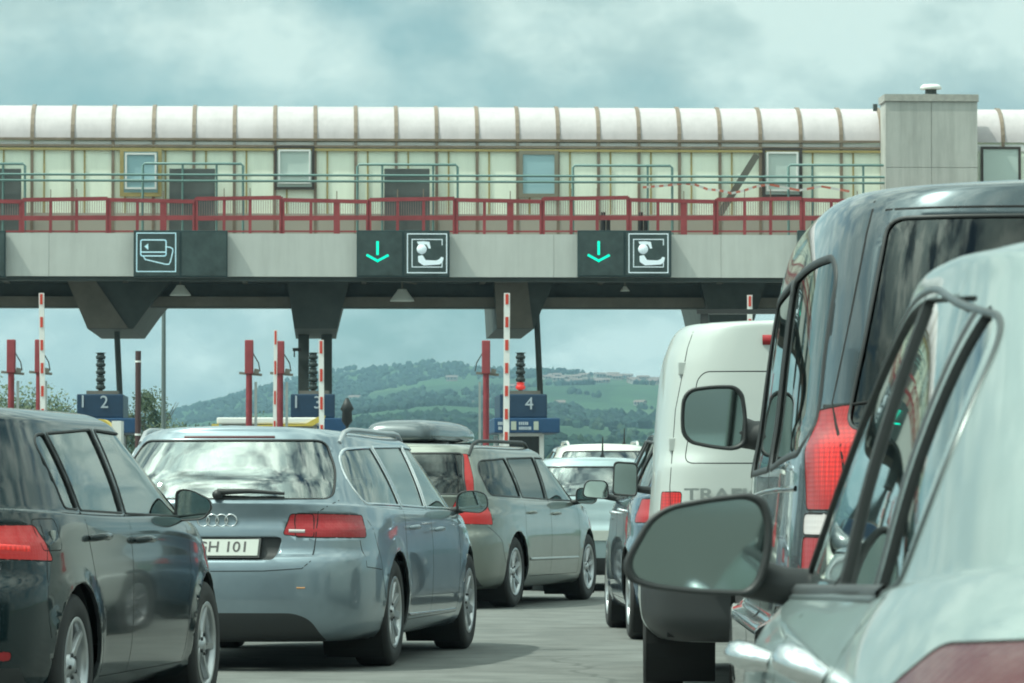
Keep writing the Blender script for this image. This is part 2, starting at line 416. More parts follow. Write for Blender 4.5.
    def finish(s, interior=True, floor=(-1.9, 1.9, .7, .2)):
        hole_rims(s.bm, .016, 2)
        # wheel wells
        wx, wz, ra = s.arch
        hw = max(abs(v.co.y) for v in s.bm.verts)
        me = bpy.data.meshes.new('body'); s.bm.to_mesh(me); s.bm.free()
        body = link('body', me, s.mats, s.root); s.body = body
        if s.extra.v:
            sm = s.extra.mesh('seams'); sm.materials.append(s.paint); sm.materials.append(GAP)
            # fold the seams into the body mesh
            bm = bmesh.new(); bm.from_mesh(me); bm.from_mesh(sm); bm.to_mesh(me); bm.free(); bpy.data.meshes.remove(sm)
        for x in wx:
            for sg in (1, -1):
                b = MB()
                pr = [(x+ra*1.01*math.cos(a*PI/16), wz+ra*1.01*math.sin(a*PI/16)) for a in range(-4, 21)]
                n = len(pr); y1, y0 = sg*(hw-.05), sg*(hw-.42)
                vs = [(p[0], y1, p[1]) for p in pr]+[(p[0], y0, p[1]) for p in pr]
                b.add(vs, [(i, i+1, i+1+n, i+n) for i in range(n-1)]+[tuple(range(n, 2*n))], 0, False)
                b.build('wheel_well', UND, s.root)
        x0, x1, fw, fz = floor
        b = MB()
        b.box(x0, x1, -fw, fw, fz-.02, fz+.02)
        b.build('underbody', UND, s.root)
        return s
    def wheels(s, wx, hw, r, w=.2, spokes=10, rim=None, seed=0, twin=False, rr=.66):
        s.wheel_objs = []
        def one():
            t = MB(); ri = r*rr; tp = [(ri, w*.06), (ri+.01, 0), (r-.03, -.004), (r-.008, .012), (r, .035), (r, w-.035), (r-.01, w-.008), (ri, w)]
            t.lathe([(a, -h) for a, h in tp], 48, axis='y')
            q = MB(); q.lathe([(ri+.004, 0), (ri-.008, .004), (ri-.02, -.004), (ri-.026, -.03), (ri-.03, -w*.9)], 48, axis='y')
            n = spokes
            for k in range(n):
                a = 2*PI*k/n + (.12*(-1)**k if twin else 0); c, sn = math.cos(a), math.sin(a)
                ws, we = .028, (.017 if twin else .03)
                prof = [(.03, ws, -.022), (ri*.5, ws*.8, -.016), (ri-.012, we, -.004)]; vs = []
                for rad, wd, h in prof:
                    for dx, dy in ((-wd, -.022), (-wd*.7, 0), (wd*.7, 0), (wd, -.022)):
                        vs.append((rad*c-dx*sn, h+dy, rad*sn+dx*c))
                fs = [(i*4+j, i*4+j+1, i*4+j+5, i*4+j+4) for i in range(2) for j in range(3)]
                q.add(vs, fs, 0, False)
            q.lathe([(.0, -.006), (.03, -.008), (.034, -.018), (.062, -.02), (.066, -.04)], 20, axis='y')
            for k in range(5):
                a = 2*PI*k/5; q.lathe([(0, -.008), (.009, -.01), (.009, -.03)], 8, (.05*math.cos(a), 0, .05*math.sin(a)), 'y', 1)
            d = MB(); d.lathe([(0, -.06), (ri*.72, -.06), (ri*.72, -.075)], 32, axis='y'); d.lathe([(0, -.1), (ri-.02, -.1)], 32, axis='y', mi=1)
            return t.mesh('tyre'), q.mesh('rim'), d.mesh('brake_disc')
        ty, ri_, di = one(); ty.materials.append(RUB); ri_.materials.append(rim or ALU); ri_.materials.append(BLK); di.materials.append(BRK); di.materials.append(UND)
        for x in wx:
            for sg in (1, -1):
                o = bpy.data.objects.new('wheel', None); COL.objects.link(o); o.parent = s.root; o.location = (x, sg*hw, r); o.rotation_euler = (0, random.random()*6, 0) if sg > 0 else (0, random.random()*6, PI)
                o.empty_display_size = .1
                for me, nm in ((ty, 'tyre'), (ri_, 'rim'), (di, 'brake_disc')):
                    c = bpy.data.objects.new(nm, me); COL.objects.link(c); c.parent = o
    def plate(s, u, v, w, h, body=None, tsize=.09, base=PLT, tcol=PLK, fr=None, lean=0, ts=(1.0, 0), surround=None, depth=.012):
        fr = fr or Frame(180); q, nn = s.hit(u, v, fr)
        p = MB(); 
        q1, _ = s.hit(u, v+h/2, fr); q0, _ = s.hit(u, v-h/2, fr)
        lean = math.atan2(q1.x-q0.x, h)
        o = bpy.data.objects.new('number_plate', None); COL.objects.link(o); o.parent = s.root; o.location = q+Vector((-.012, 0, 0)); o.rotation_euler = (0, lean, 0)
        if surround: MB().box(-.004, .012, -w/2-surround, w/2+surround, -h/2-surround, h/2+surround).build('plate_surround', BLK, o, bevel=.004)
        MB().box(-.010, -.003, -w/2, w/2, -h/2, h/2).build('plate_face', base, o, bevel=.002)
        if body:
            me = text_mesh(body, tsize, .002, bold=.001, sx=ts[0]); me.transform(Matrix(((0, 0, -1, -.0115), (-1, 0, 0, -ts[1]), (0, 1, 0, 0), (0, 0, 0, 1))))
            link('plate_text', me, tcol, o)
        return o
    def seats(s, rows=((.35, .37), (-.5, .37)), zf=.3, top=1.0, col=None):
        m = MB()
        for x, y in rows:
            for sg in (1, -1):
                m.box(x-.25, x+.27, sg*y-.24, sg*y+.24, zf, zf+.28)
                vs = []
                m.add([(x-.38, sg*y-.22, top-.02), (x-.30, sg*y-.22, top-.02), (x-.30, sg*y+.22, top-.02), (x-.38, sg*y+.22, top-.02),
                       (x-.26, sg*y-.25, zf+.2), (x-.12, sg*y-.25, zf+.2), (x-.12, sg*y+.25, zf+.2), (x-.26, sg*y+.25, zf+.2)],
                      [(0, 1, 2, 3), (4, 7, 6, 5), (0, 4, 5, 1), (1, 5, 6, 2), (2, 6, 7, 3), (3, 7, 4, 0)])
                m.box(x-.39, x-.30, sg*y-.13, sg*y+.13, top+.01, top+.17)
        m.build('seats', col or SEAT, s.root, bevel=.03)
    def mirror(s, base, out, depth=.13, side=-1, m=None, cover=None, arm_r=.035, yaw=0, tilt=0, label=None, gm=None, nose=.45, armpt=None, wide=False):
        """base: centre of the housing (x,y,z); out: outline (y outward positive, z) about it"""
        o = bpy.data.objects.new('wing_mirror', None); COL.objects.link(o); o.parent = s.root; o.location = base; o.rotation_euler = (0, 0, R(yaw)*side)
        P = out; n = len(P); cx = sum(p[0] for p in P)/n; cz = sum(p[1] for p in P)/n
        def rg(x, k, dz=0): return [(x, side*((p[0]-cx)*k+cx), (p[1]-cz)*k+cz+dz) for p in P]
        prof = []
        for i in range(9):
            t = i/8; prof.append((depth*(1-t), max(.04, nose+(1-nose)*0 if False else math.sin(min(1, t*1.0+.02)*PI/2)**.62)))
        rings_ = [rg(x, k) for x, k in prof]+[rg(-.006, .97), rg(-.005, .91), rg(.002, .885), rg(.010, .872)]
        mb = MB(); vs = [v for r in rings_ for v in r]
        fs = [(i*n+k, i*n+(k+1) % n, (i+1)*n+(k+1) % n, (i+1)*n+k) for i in range(len(rings_)-1) for k in range(n)]+[tuple(range(n))]
        mb.add(vs, fs, 0, True); mb.mi = [1 if (f[0]//n) >= 8 and len(f) == 4 else 0 for f in fs]
        h = mb.build('mirror_housing', [m or BLK, BLK], o)
        g = MB(); g.add(rg(.007, .88), [tuple(range(n))]); gmsh = g.build('mirror_glass', gm or MIR, o)
        a = MB(); ap = armpt or (.03, -.5)
        iy = min(p[0] for p in P)
        pr = [(.07, iy+.035, cz-.05), (.05, iy-.02, cz-.065), (.04, ap[1] if ap[1] > -.4 else iy-.12, cz-.075+(ap[0]-.03))]
        a.tube([(x, side*y, z) for x, y, z in pr], [arm_r, arm_r*.9, arm_r*1.1], 10); a.build('mirror_arm', BLK, o)
        return o
    def handle(s, u, v, fr, m=None, L=.2, w=.028, out=.04):
        q, nn = s.hit(u, v, fr); t = fr.U; mb = MB()
        pts = []
        for i in range(9):
            a = -1+i/4; pts.append(q+t*(L/2*a)+nn*(out*(1-abs(a)**4)-.004)+Vector((0, 0, .004*(1-a*a))))
        mb.tube(pts, [w*.35]+[w*.5]*7+[w*.35], 8)
        mb.build('door_handle', m or s.paint, s.root)
    def rail(s, x0, x1, y, h=.045, r=.015, m=None, fr=None):
        for sg in (1, -1):
            pts = []; n = 16
            for i in range(n+1):
                t = i/n; x = x0+(x1-x0)*t; yy = sg*(y-.02*abs(2*t-1)**2)
                q = s.bvh.ray_cast(Vector((x, yy, 4)), Vector((0, 0, -1)))[0]
                if q is None: continue
                e = min(1, min(t, 1-t)/.12); pts.append((x, yy, q.z-.01+h*math.sin(e*PI/2)))
            MB().tube(pts, r, 8).build('roof_rail', m or CHR, s.root)

def car_keys(hw, xr, xf, H, zb=(.97, .93, .70), cowl=1.0, wst=.15, rb=None, rt=None, zrt=None, zlow=.17, rg=5, rear_sh=1.0, wcant=.26, zs=.88, bow=.05, shelf=.05, zfr=.06, nf=4.5, bi=.052, nfg=5.0, cr=.075):
    rb = xr+.13 if rb is None else rb; rt = xr+.45 if rt is None else rt; zrt = H-.06 if zrt is None else zrt
    k = []
    def a(z, w, dx, nr=7, n_f=None, **q): k.append(dict(z=z, w=w, xr=xr+dx, xf=xf-q.pop('df', dx), nr=nr, nf=n_f or nf, bow=bow, **q))
    a(zlow, .25, .3, 4); a(zlow+.005, hw-.12, .13, 6); a(zlow+.05, hw-.05, .06); a(.34, hw-.012, .01); a(.46, hw-.002, .0); a(.60, hw, .003)
    a((.67, .69, .58), hw-.001, .02); a((.715, .75, .62), hw-.004, shelf+.01); a((zs-.06, zs-.07, .66), hw-.012, shelf+.025, df=.07)
    a((zs, zs-.01, .69), hw-bi*.45, shelf+.04, 6, df=.1)
    a((zb[0], zb[1], zb[2]), hw-bi, rb-xr, 5.5, df=.17, pf=2.6)
    k.append(dict(z=(zb[0]+.006, zb[1]+.006, zb[1]+.02), w=hw-bi-.012, xr=rb+.004, xf=cowl, nr=5.3, nf=nfg, bow=bow))
    top = (zrt, H-cr, H-cr-.045)
    def g(t, ww, tr=None):
        tr = t if tr is None else tr
        k.append(dict(z=tuple(zb[i if i < 2 else 1]+.006+(top[i]-zb[i if i < 2 else 1])*t for i in range(3)), w=hw-bi-.012-(wcant-bi-.012)*ww,
                      xr=rb+(rt-rb)*(t**1.25), xf=cowl+(wst-cowl)*t, nr=rg, nf=nfg, bow=bow))
    g(.33, .27); g(.66, .60); g(.9, .88); g(1, 1)
    for dw, dz in ((.035, .373*cr), (.09, .667*cr), (.2, .853*cr)):
        k.append(dict(z=tuple(t+dz*(1 if i else .8) for i, t in enumerate(top)), w=hw-wcant-dw, xr=rt+.01+dw*.12, xf=wst-dw*.3, nr=rg, nf=3.4, bow=bow))
    k.append(dict(z=tuple(t+cr*(1 if i else .8) for i, t in enumerate(top)), w=0.0, xr=rt+.05, xf=wst-.1, nr=rg, nf=3.4, bow=bow))
    return k
# ------------------------------------------------------------------ ground, road, hills
def groundmat(name, c1, c2, sc, rough=.9, bump=.3, bs=60, patches=None):
    m = bpy.data.materials.new(name); m.use_nodes = True; t = m.node_tree; b = t.nodes['Principled BSDF']; b.inputs['Roughness'].default_value = rough; b.inputs['Specular IOR Level'].default_value = .25
    g = t.nodes.new('ShaderNodeNewGeometry')
    def nz(s, d=6, r=.6):
        n = t.nodes.new('ShaderNodeTexNoise'); n.inputs['Scale'].default_value = s; n.inputs['Detail'].default_value = d; n.inputs['Roughness'].default_value = r; t.links.new(g.outputs['Position'], n.inputs['Vector']); return n.outputs[0]
    def mixc(f, a, bb):
        n = t.nodes.new('ShaderNodeMixRGB'); t.links.new(f, n.inputs[0])
        for i, q in ((1, a), (2, bb)):
            if isinstance(q, tuple): n.inputs[i].default_value = (*q, 1)
            else: t.links.new(q, n.inputs[i])
        return n.outputs[0]
    def rp(f, a, bb):
        n = t.nodes.new('ShaderNodeMapRange'); n.inputs[1].default_value = a; n.inputs[2].default_value = bb; t.links.new(f, n.inputs[0]); return n.outputs[0]
    c = mixc(rp(nz(sc), .35, .65), c1, c2)
    c = mixc(rp(nz(.9, 9, .75), .60, .74), c, tuple(x*.62 for x in c1)) if name == 'asphalt' else c
    c = mixc(rp(nz(bs*2.2, 3), .38, .62), c, mixc(rp(nz(sc*4), .4, .6), tuple(x*.8 for x in c1), tuple(min(1, x*1.2) for x in c2)))
    t.links.new(c, b.inputs['Base Color'])
    if name == 'asphalt':
        wv = t.nodes.new('ShaderNodeTexNoise'); wv.inputs['Scale'].default_value = .8; wv.inputs['Detail'].default_value = 5; t.links.new(g.outputs['Position'], wv.inputs['Vector'])
        ad = t.nodes.new('ShaderNodeVectorMath'); ad.operation = 'ADD'; t.links.new(g.outputs['Position'], ad.inputs[0]); t.links.new(wv.outputs['Color'], ad.inputs[1])
        vo = t.nodes.new('ShaderNodeTexVoronoi'); vo.feature = 'DISTANCE_TO_EDGE'; vo.inputs['Scale'].default_value = .28; t.links.new(ad.outputs[0], vo.inputs['Vector'])
        c = mixc(rp(vo.outputs['Distance'], .003, .008), tuple(x*.78 for x in c1), c)
        t.links.new(c, b.inputs['Base Color'])
    bp = t.nodes.new('ShaderNodeBump'); bp.inputs['Strength'].default_value = bump; bp.inputs['Distance'].default_value = .02; t.links.new(nz(bs), bp.inputs['Height']); t.links.new(bp.outputs[0], b.inputs['Normal'])
    return m
ASPH = groundmat('asphalt', (.122, .128, .122), (.142, .147, .14), .5, bs=45)
m = MB(); m.box(-70, 90, -250, 190, -.25, 0); structure(m.build('road', ASPH))
m = MB()
for i in range(12):     # worn joints and a few white scuffs between the queues
    pass

RIDGE = [(-900, 398), (-500, 408), (-200, 416), (60, 414), (165, 411), (200, 400), (250, 389), (300, 377), (330, 371), (380, 365), (420, 361), (450, 361), (480, 366), (520, 369), (560, 371), (600, 374), (660, 379), (740, 386), (900, 396), (1300, 402), (2000, 410)]
def ridge(px):
    xs = [r[0] for r in RIDGE]; ys = [r[1] for r in RIDGE]
    return (HZ-np.interp(px, xs, ys))/F
from mathutils import noise as mn
def ground_h(px, d):
    """terrain height above the plain for azimuth px (photo columns) and distance d"""
    D = 3300+900*math.exp(-((px-200)/260)**2)
    t = (d-500)/(D-500)
    if t <= 0: return -.35
    zr = ridge(px)*D
    if t <= 1: h = zr*(t**1.35)*(1-.10*math.sin(PI*t))
    else: h = zr*max(-.1, 1-(t-1)*1.6)
    X = (px-512)/F*d
    b = mn.noise(Vector((X/260, d/420, 3)))*16*min(1, t*2)*(1 if t < .85 else max(0, 1-(t-.85)*7))
    return max(-.35, h+b)-.35*(t < .01)
def terrain():
    PX = list(range(-1600, 2700, 14)); DS = [185+(500-185)*i/8 for i in range(8)]+[500*(5600/500)**(i/170) for i in range(171)]
    vs = []; fs = []
    for d in DS:
        for px in PX: vs.append(((px-512)/F*d, d, ground_h(px, d)))
    n = len(PX)
    for i in range(len(DS)-1):
        for j in range(n-1): fs.append((i*n+j, i*n+j+1, (i+1)*n+j+1, (i+1)*n+j))
    return MB().add(vs, fs, 0, True)
def fieldmat():
    m = bpy.data.materials.new('fields'); m.use_nodes = True; t = m.node_tree; b = t.nodes['Principled BSDF']; b.inputs['Roughness'].default_value = 1; b.inputs['Specular IOR Level'].default_value = .1
    g = t.nodes.new('ShaderNodeNewGeometry'); mp = t.nodes.new('ShaderNodeMapping'); t.links.new(g.outputs['Position'], mp.inputs[0]); mp.inputs['Scale'].default_value = (.011, .0042, 0); mp.inputs['Rotation'].default_value = (0, 0, .2)
    nz = t.nodes.new('ShaderNodeTexNoise'); nz.inputs['Scale'].default_value = 1.2; t.links.new(mp.outputs[0], nz.inputs['Vector'])
    ad = t.nodes.new('ShaderNodeVectorMath'); ad.operation = 'ADD'; t.links.new(mp.outputs[0], ad.inputs[0]); t.links.new(nz.outputs['Color'], ad.inputs[1])
    v = t.nodes.new('ShaderNodeTexVoronoi'); v.inputs['Scale'].default_value = 1.0; t.links.new(ad.outputs[0], v.inputs['Vector'])
    sp = t.nodes.new('ShaderNodeSeparateColor'); t.links.new(v.outputs['Color'], sp.inputs[0])
    r = t.nodes.new('ShaderNodeValToRGB'); r.color_ramp.interpolation = 'CONSTANT'; e = r.color_ramp.elements
    st = [(0, (.028, .058, .030)), (.2, (.038, .074, .035)), (.42, (.032, .066, .032)), (.6, (.050, .084, .038)), (.72, (.028, .058, .028)), (.86, (.075, .10, .048)), (.95, (.085, .09, .06))]
    while len(e) < len(st): e.new(.5)
    for i, (p, c) in enumerate(st): e[i].position = p; e[i].color = (*c, 1)
    t.links.new(sp.outputs[0], r.inputs[0])
    n2 = t.nodes.new('ShaderNodeTexNoise'); n2.inputs['Scale'].default_value = .02; n2.inputs['Detail'].default_value = 8; n2.inputs['Roughness'].default_value = .7; t.links.new(g.outputs['Position'], n2.inputs['Vector'])
    mr = t.nodes.new('ShaderNodeMapRange'); mr.inputs[1].default_value = .3; mr.inputs[2].default_value = .7; mr.inputs[3].default_value = .6; mr.inputs[4].default_value = 1.4; t.links.new(n2.outputs[0], mr.inputs[0])
    mm = t.nodes.new('ShaderNodeMixRGB'); mm.blend_type = 'MULTIPLY'; mm.inputs[0].default_value = 1; t.links.new(r.outputs[0], mm.inputs[1]); t.links.new(mr.outputs[0], mm.inputs[2]); t.links.new(mm.outputs[0], b.inputs['Base Color'])
    return m
structure(terrain().build('hills', fieldmat()))
m = MB(); m.box(-3000, 3000, -300, 600, -1.2, -.55); structure(m.build('ground', groundmat('verge_grass', (.05, .09, .03), (.09, .12, .045), .05, bs=3)))

# ---- woods on the hills: one mass of small irregular crowns
FOL = [mat('foliage_dark', (.010, .027, .022), .9, var=.45, vscale=.12, spec=.2), mat('foliage_mid', (.017, .039, .025), .9, var=.4, vscale=.12, spec=.2), mat('foliage_olive', (.032, .055, .030), .9, var=.35, vscale=.15, spec=.2)]
_bm = bmesh.new(); bmesh.ops.create_icosphere(_bm, subdivisions=1, radius=1); ICV = np.array([v.co[:] for v in _bm.verts]); ICF = [[v.index for v in f.verts] for f in _bm.faces]; _bm.free()
def woods():
    rr = random.Random(11); V = []; Fc = []; MI = []
    k = 0; made = 0
    nf = len(ICF)
    while made < 24000 and k < 300000:
        k += 1
        px = rr.uniform(-300, 1300); t = rr.random(); d = 520*(4600/520)**(t**.75)
        D = 3300+900*math.exp(-((px-200)/260)**2)
        if d > D*1.02: continue
        X = (px-512)/F*d
        tt = (d-500)/(D-500)
        dens = mn.noise(Vector((X/170+9, d/330, 1)))*.9+mn.noise(Vector((X/50, d/120, 5)))*.5
        th = .16
        if px < 420: th = -.12+.2*(tt < .3)
        if tt > .90: th = -.35 if px < 545 else -.30
        if tt > .985: th = -.1
        # hedgerows
        hedge = abs(mn.noise(Vector((X/120, d/300, 12)))) < .025
        if dens < th and not (hedge and rr.random() < .6): continue
        s = rr.uniform(1.4, 2.8)*(.8 if hedge else 1); z = ground_h(px, d)
        jit = np.array([rr.uniform(.72, 1.28) for _ in range(len(ICV))])[:, None]
        P = ICV*jit*np.array([s*rr.uniform(.8, 1.3), s, s*rr.uniform(.8, 1.35)])+np.array([X, d, z+s*.6])
        b = len(V)*len(ICV); V.append(P); Fc += [tuple(i+b for i in f) for f in ICF]; MI += [rr.choice([0, 0, 1]) if not hedge else rr.choice([0, 1, 2])]*nf; made += 1
    me = bpy.data.meshes.new('woods'); me.from_pydata(np.concatenate(V).tolist(), [], Fc); me.polygons.foreach_set('material_index', MI)
    o = link('woods', me, FOL); o['kind'] = 'stuff'; o['label'] = 'dark woods and hedgerows covering the far hillside'; o['category'] = 'woods'
woods()
# ---- near trees beyond the plaza
def leafy(name, seed, h, w, bare=0):
    rr = random.Random(seed); tr = MB(); tr.tube([(0, 0, -.6), (.05, 0, h*.3), (.12, .05, h*.6), (.1, 0, h*.85)], [.16, .13, .08, .03], 7)
    for i in range(9):
        a = rr.random()*6.28; z = h*rr.uniform(.25, .7); tr.tube([(0.05, 0, z), (math.cos(a)*w*.3, math.sin(a)*w*.3, z+h*.12), (math.cos(a)*w*.42, math.sin(a)*w*.42, z+h*.25)], [.05, .03, .012], 5)
    cr = MB(); cl = [(rr.gauss(0, w*.2), rr.gauss(0, w*.2), h*(.28+.68*rr.random()**.8), rr.uniform(.35, .85)*w*.25) for _ in range(26)]
    vs = []; fs = []; mi = []
    for cx, cy, cz, cr_ in cl:
        q = rr.choice([0, 1, 1, 2]); kk = 1-.5*max(0, (cz/h-.6))
        for _ in range(190):
            v = Vector((rr.gauss(0, 1), rr.gauss(0, 1), rr.gauss(0, 1))).normalized()*cr_*rr.uniform(.5, 1.1); c = Vector((cx*kk, cy*kk, cz))+v
            a = Vector((rr.gauss(0, 1), rr.gauss(0, 1), rr.gauss(0, 1))).normalized()*.07; b = a.orthogonal().normalized()*.055
            i = len(vs); vs += [c-a, c-b, c+a, c+b]; fs.append((i, i+1, i+2, i+3)); mi.append(q)
    cr.v = vs; cr.f = fs; cr.mi = mi; cr.sm = [False]*len(fs)
    return tr.mesh(name+'_t'), cr.mesh(name+'_c')
BARK = mat('bark', (.08, .065, .05), .9)
TV = []
NFOL = [mat('leaves_green', (.06, .095, .045), .8, var=.3, vscale=1.5), mat('leaves_olive', (.085, .115, .055), .8, var=.3, vscale=1.5), mat('leaves_pale', (.105, .125, .07), .8, var=.3, vscale=1.5)]
for i, (h, w) in enumerate([(6.0, 5.0), (5.2, 4.6), (7.0, 4.4), (4.4, 5.5)]):
    a, b = leafy('tree%d' % i, 20+i, h, w); a.materials.append(BARK)
    for q in NFOL: b.materials.append(q)
    TV.append((a, b, h))
TREES = [(-18, 262, 6.6, 0), (14, 250, 5.6, 3), (44, 258, 5.3, 1), (60, 246, 5.0, 3), (128, 255, 4.9, 1), (146, 262, 6.1, 2), (160, 240, 5.8, 0), (182, 252, 5.0, 3), (206, 244, 5.2, 1), (230, 258, 5.5, 0), (254, 250, 5.9, 1), (276, 262, 5.0, 3), (352, 270, 4.2, 1), (388, 262, 4.0, 3)]
TL = ['leftmost leafy tree beyond the plaza, cut by the picture edge', 'rounded low tree just right of the left picture edge, beyond the barrier posts', 'small tree between the two left red barrier posts', 'broad bush-like tree left of the booth numbered 1 and 2', 'low tree just right of the booth numbered 1 and 2', 'tallest olive-green tree behind the dark pole left of the lamp post', 'round tree right behind the tall lamp post', 'low wide tree right of the lamp post base', 'tree midway between the lamp post and red barrier post', 'tree left of the second pair of red barrier posts', 'tree right behind the second pair of red barrier posts', 'low tree behind the blue booth without a visible number', 'small tree in the gap right of the twin gantry columns', 'low round tree above the roof box of the grey-green estate']
for (px, d, h, k), lb in zip(TREES, TL):
    t = thing('tree', lb, 'tree', ((px-512)/F*d, d, -.4), random.random()*6, 'trees beyond the toll plaza'); a, b, h0 = TV[k]; t.scale = ((h+(1.2 if px < 160 else -.5))/h0*1.05,)*3
    for nm, me in (('trunk', a), ('crown', b)):
        o = bpy.data.objects.new(nm, me); COL.objects.link(o); o.parent = t
# ---- village on the right-hand ridge
def houses():
    wl = [mat('render_cream', (.27, .25, .21), .8, var=.1), mat('render_pale', (.29, .28, .25), .8, var=.1), mat('render_ochre', (.23, .19, .15), .8, var=.1)]
    rf = mat('roof_tiles', (.14, .10, .085), .8, var=.25, vscale=1.0); wn = mat('window_dark', (.03, .035, .04), .2)
    rr = random.Random(5); spots = []
    for i in range(30): spots.append((548+i*4.1+rr.uniform(-1.5, 1.5), rr.uniform(2950, 3200)))
    spots += [(560, 2400), (355, 2900), (452, 3150), (392, 2500), (470, 2300), (655, 2900), (510, 2700), (640, 2500)]
    for i, (px, d) in enumerate(spots):
        w = rr.uniform(5, 9); dp = rr.uniform(4, 7); h = rr.uniform(2.4, 3.8); X = (px-512)/F*d
        t = thing('house', 'small pale house with a tiled roof on the wooded village ridge', 'house', (X, d, ground_h(px, d)-.5), rr.uniform(-.5, .5), 'houses of the far hillside village')
        MB().box(-w/2, w/2, -dp/2, dp/2, 0, h).build('wall', wl[i % 3], t)
        MB().prism([(-dp/2-.5, h-.1), (dp/2+.5, h-.1), (0, h+1.3)], 'x', -w/2-.5, w/2+.5).build('roof', rf, t)
        for a in (-.3, 0, .3):
            MB().box(a*w-.5, a*w+.5, -dp/2-.06, -dp/2+.02, h*.45, h*.45+1.4).build('window', wn, t)
houses()
# chapel tower on the summit
t = thing('tower', 'tiny tower standing on the summit of the wooded hill', 'tower', ((447-512)/F*3250, 3250, ground_h(447, 3250)+2)); MB().box(-1.4, 1.4, -1.4, 1.4, -3, 4.5).build('wall', FOL[2], t); MB().prism([(-1.6, 4.5), (1.6, 4.5), (0, 6.5)], 'y', -1.6, 1.6).build('roof', FOL[0], t)

# ------------------------------------------------------------------ gantry
GA = R(2.6); GC, GS = math.cos(GA), math.sin(GA); GO = (0.0, 100.5)
def gu(px, w=0.0):
    k = (px-512)/F; return (k*(GO[1]+w*GC)+w*GS-GO[0])/(GC-k*GS)
def gz(px, py, w=0.0):
    u = gu(px, w); Y = GO[1]+u*GS+w*GC; return CAMH+(HZ-py)/F*Y
def G(px, py, w=0.0): return Vector((gu(px, w), w, gz(px, py, w)))
def gw(u, w): return Vector((GO[0]+u*GC-w*GS, GO[1]+u*GS+w*GC, 0))
def gthing(name, label, cat, group=None, u=0.0, w=0.0, z=0.0):
    t = thing(name, label, cat, gw(u, w)+Vector((0, 0, z)), GA, group); t['_o'] = 0; del t['_o']; return t
PAN = mat('fascia_panel', (.53, .54, .51), .55, var=.06, vscale=.8, streak=.12)
DKS = mat('dark_steel', (.062, .075, .072), .6, var=.25, vscale=1.5)
BRN = mat('brown_steel', (.17, .155, .13), .6, var=.2, vscale=1.5)
CON = mat('concrete', (.26, .26, .245), .85, var=.15, vscale=1.2)
CREAM = mat('cream_panel', (.86, .91, .77), .5, var=.04, vscale=.7, streak=.10)
BROWN = mat('rib_brown', (.20, .155, .115), .55, var=.2, vscale=3)
YEL = mat('ochre_frame', (.34, .27, .11), .55, var=.15, vscale=3)
TEAL = mat('teal_tube', (.13, .22, .205), .45)
REDP = mat('red_paint', (.26, .045, .052), .5, var=.2, vscale=2.0)
WHP = mat('white_paint', (.72, .72, .70), .45)
DGL = mat('dark_panel', (.10, .112, .108), .35, var=.25, vscale=1.5)
UL, UR = -19.0, 21.0
g = gthing('toll_gantry', 'long pale grey gantry beam across the road on dark haunched supports', 'gantry')
z0, z1 = gz(512, 277), gz(512, 234)
us = [UL+i*4.0 for i in range(11)]
for i in range(10): MB().box(us[i]+.003, us[i+1]-.003, 0, .12, z0, z1).build('fascia_panel', PAN, g)
MB().box(UL, UR, .14, 3.4, z0+.35, z1-.06).build('walkway_slab', CON, g)
ZB = gz(512, 308, 3.6)
m = MB(); m.box(UL, UR, 3.3, 3.7, ZB, z0+.33); m.box(UL, UR, 3.15, 3.85, ZB-.02, ZB+.22); m.box(UL, UR, 3.1, 3.9, z0+.0, z0+.08)
m.build('girder', [DKS], g)
MB().box(UL, UR, 3.05, 3.14, ZB, ZB+.24).build('girder_flange', BRN, g)
m = MB(); m.box(UL, UR, .14, .4, z0-.10, z0+.32); m.build('edge_beam', DKS, g)
for i in range(14):
    u = UL+1+i*2.9; MB().box(u-.06, u+.06, .42, 3.25, z0-.02, z0+.33).build('cross_beam', BRN, g)
# haunches and columns
def haunch(pt0, pt1, pb0, pb1, w0=2.7, w1=9.5):
    yt, yb = 300, 328.7
    a = [(gu(pt0, w0), gz(pt0, 277, w0)+.4), (gu(pt1, w0), gz(pt1, 277, w0)+.4), (gu(pt1, w0), gz(pt1, 279, w0)), (gu((pt1*.4+pb1*.6), w0), gz(pt1, 307, w0)), (gu(pb1, w0), gz(pb1, yb, w0)), (gu(pb0, w0), gz(pb0, yb, w0)), (gu((pt0*.4+pb0*.6), w0), gz(pt0, 307, w0)), (gu(pt0, w0), gz(pt0, 279, w0))]
    return MB().prism(a, 'y', w0, w1)
for (a, b, c, d) in ((66, 172, 87, 133), (286, 350, 294, 337), (494, 556, 497, 534), (700, 768, 712, 752)):
    haunch(a, b, c, d).build('column_head', [DKS], g)
# lighter slanted plate on the left and third heads
def plate4(pts, w, m_, nm, t=.05):
    P = [(gu(x, w), gz(x, y, w)) for x, y in pts]; return MB().prism(P, 'y', w-t, w).build(nm, m_, g)
plate4([(66, 279), (94, 279), (128, 328.3), (87, 328.3)], 2.69, BRN, 'head_plate')
plate4([(494, 279), (527, 279), (533, 328.3), (497, 328.3)], 2.69, BRN, 'head_plate')
def col(px0, px1, py0, w, wd=None):
    u0, u1 = gu(px0, w), gu(px1, w); z = gz((px0+px1)/2, py0, w); MB().box(u0, u1, w, w+(u1-u0), -.1, z).build('column', DKS, g, bevel=.015)
col(298, 309, 326, 6.6); col(321, 332, 326, 6.6); col(724, 734, 326, 6.6); col(746, 756, 326, 6.6)
for xa, xb in ((115, 120), (536, 540.5)):
    b = MB(); b.tube([G(xa, 300, 4.6), G(xb, 400, 4.6), G(xb+1, 460, 4.6)-Vector((0, 0, .5))], .075, 8); b.build('downpipe', DKS, g)
m = MB(); 
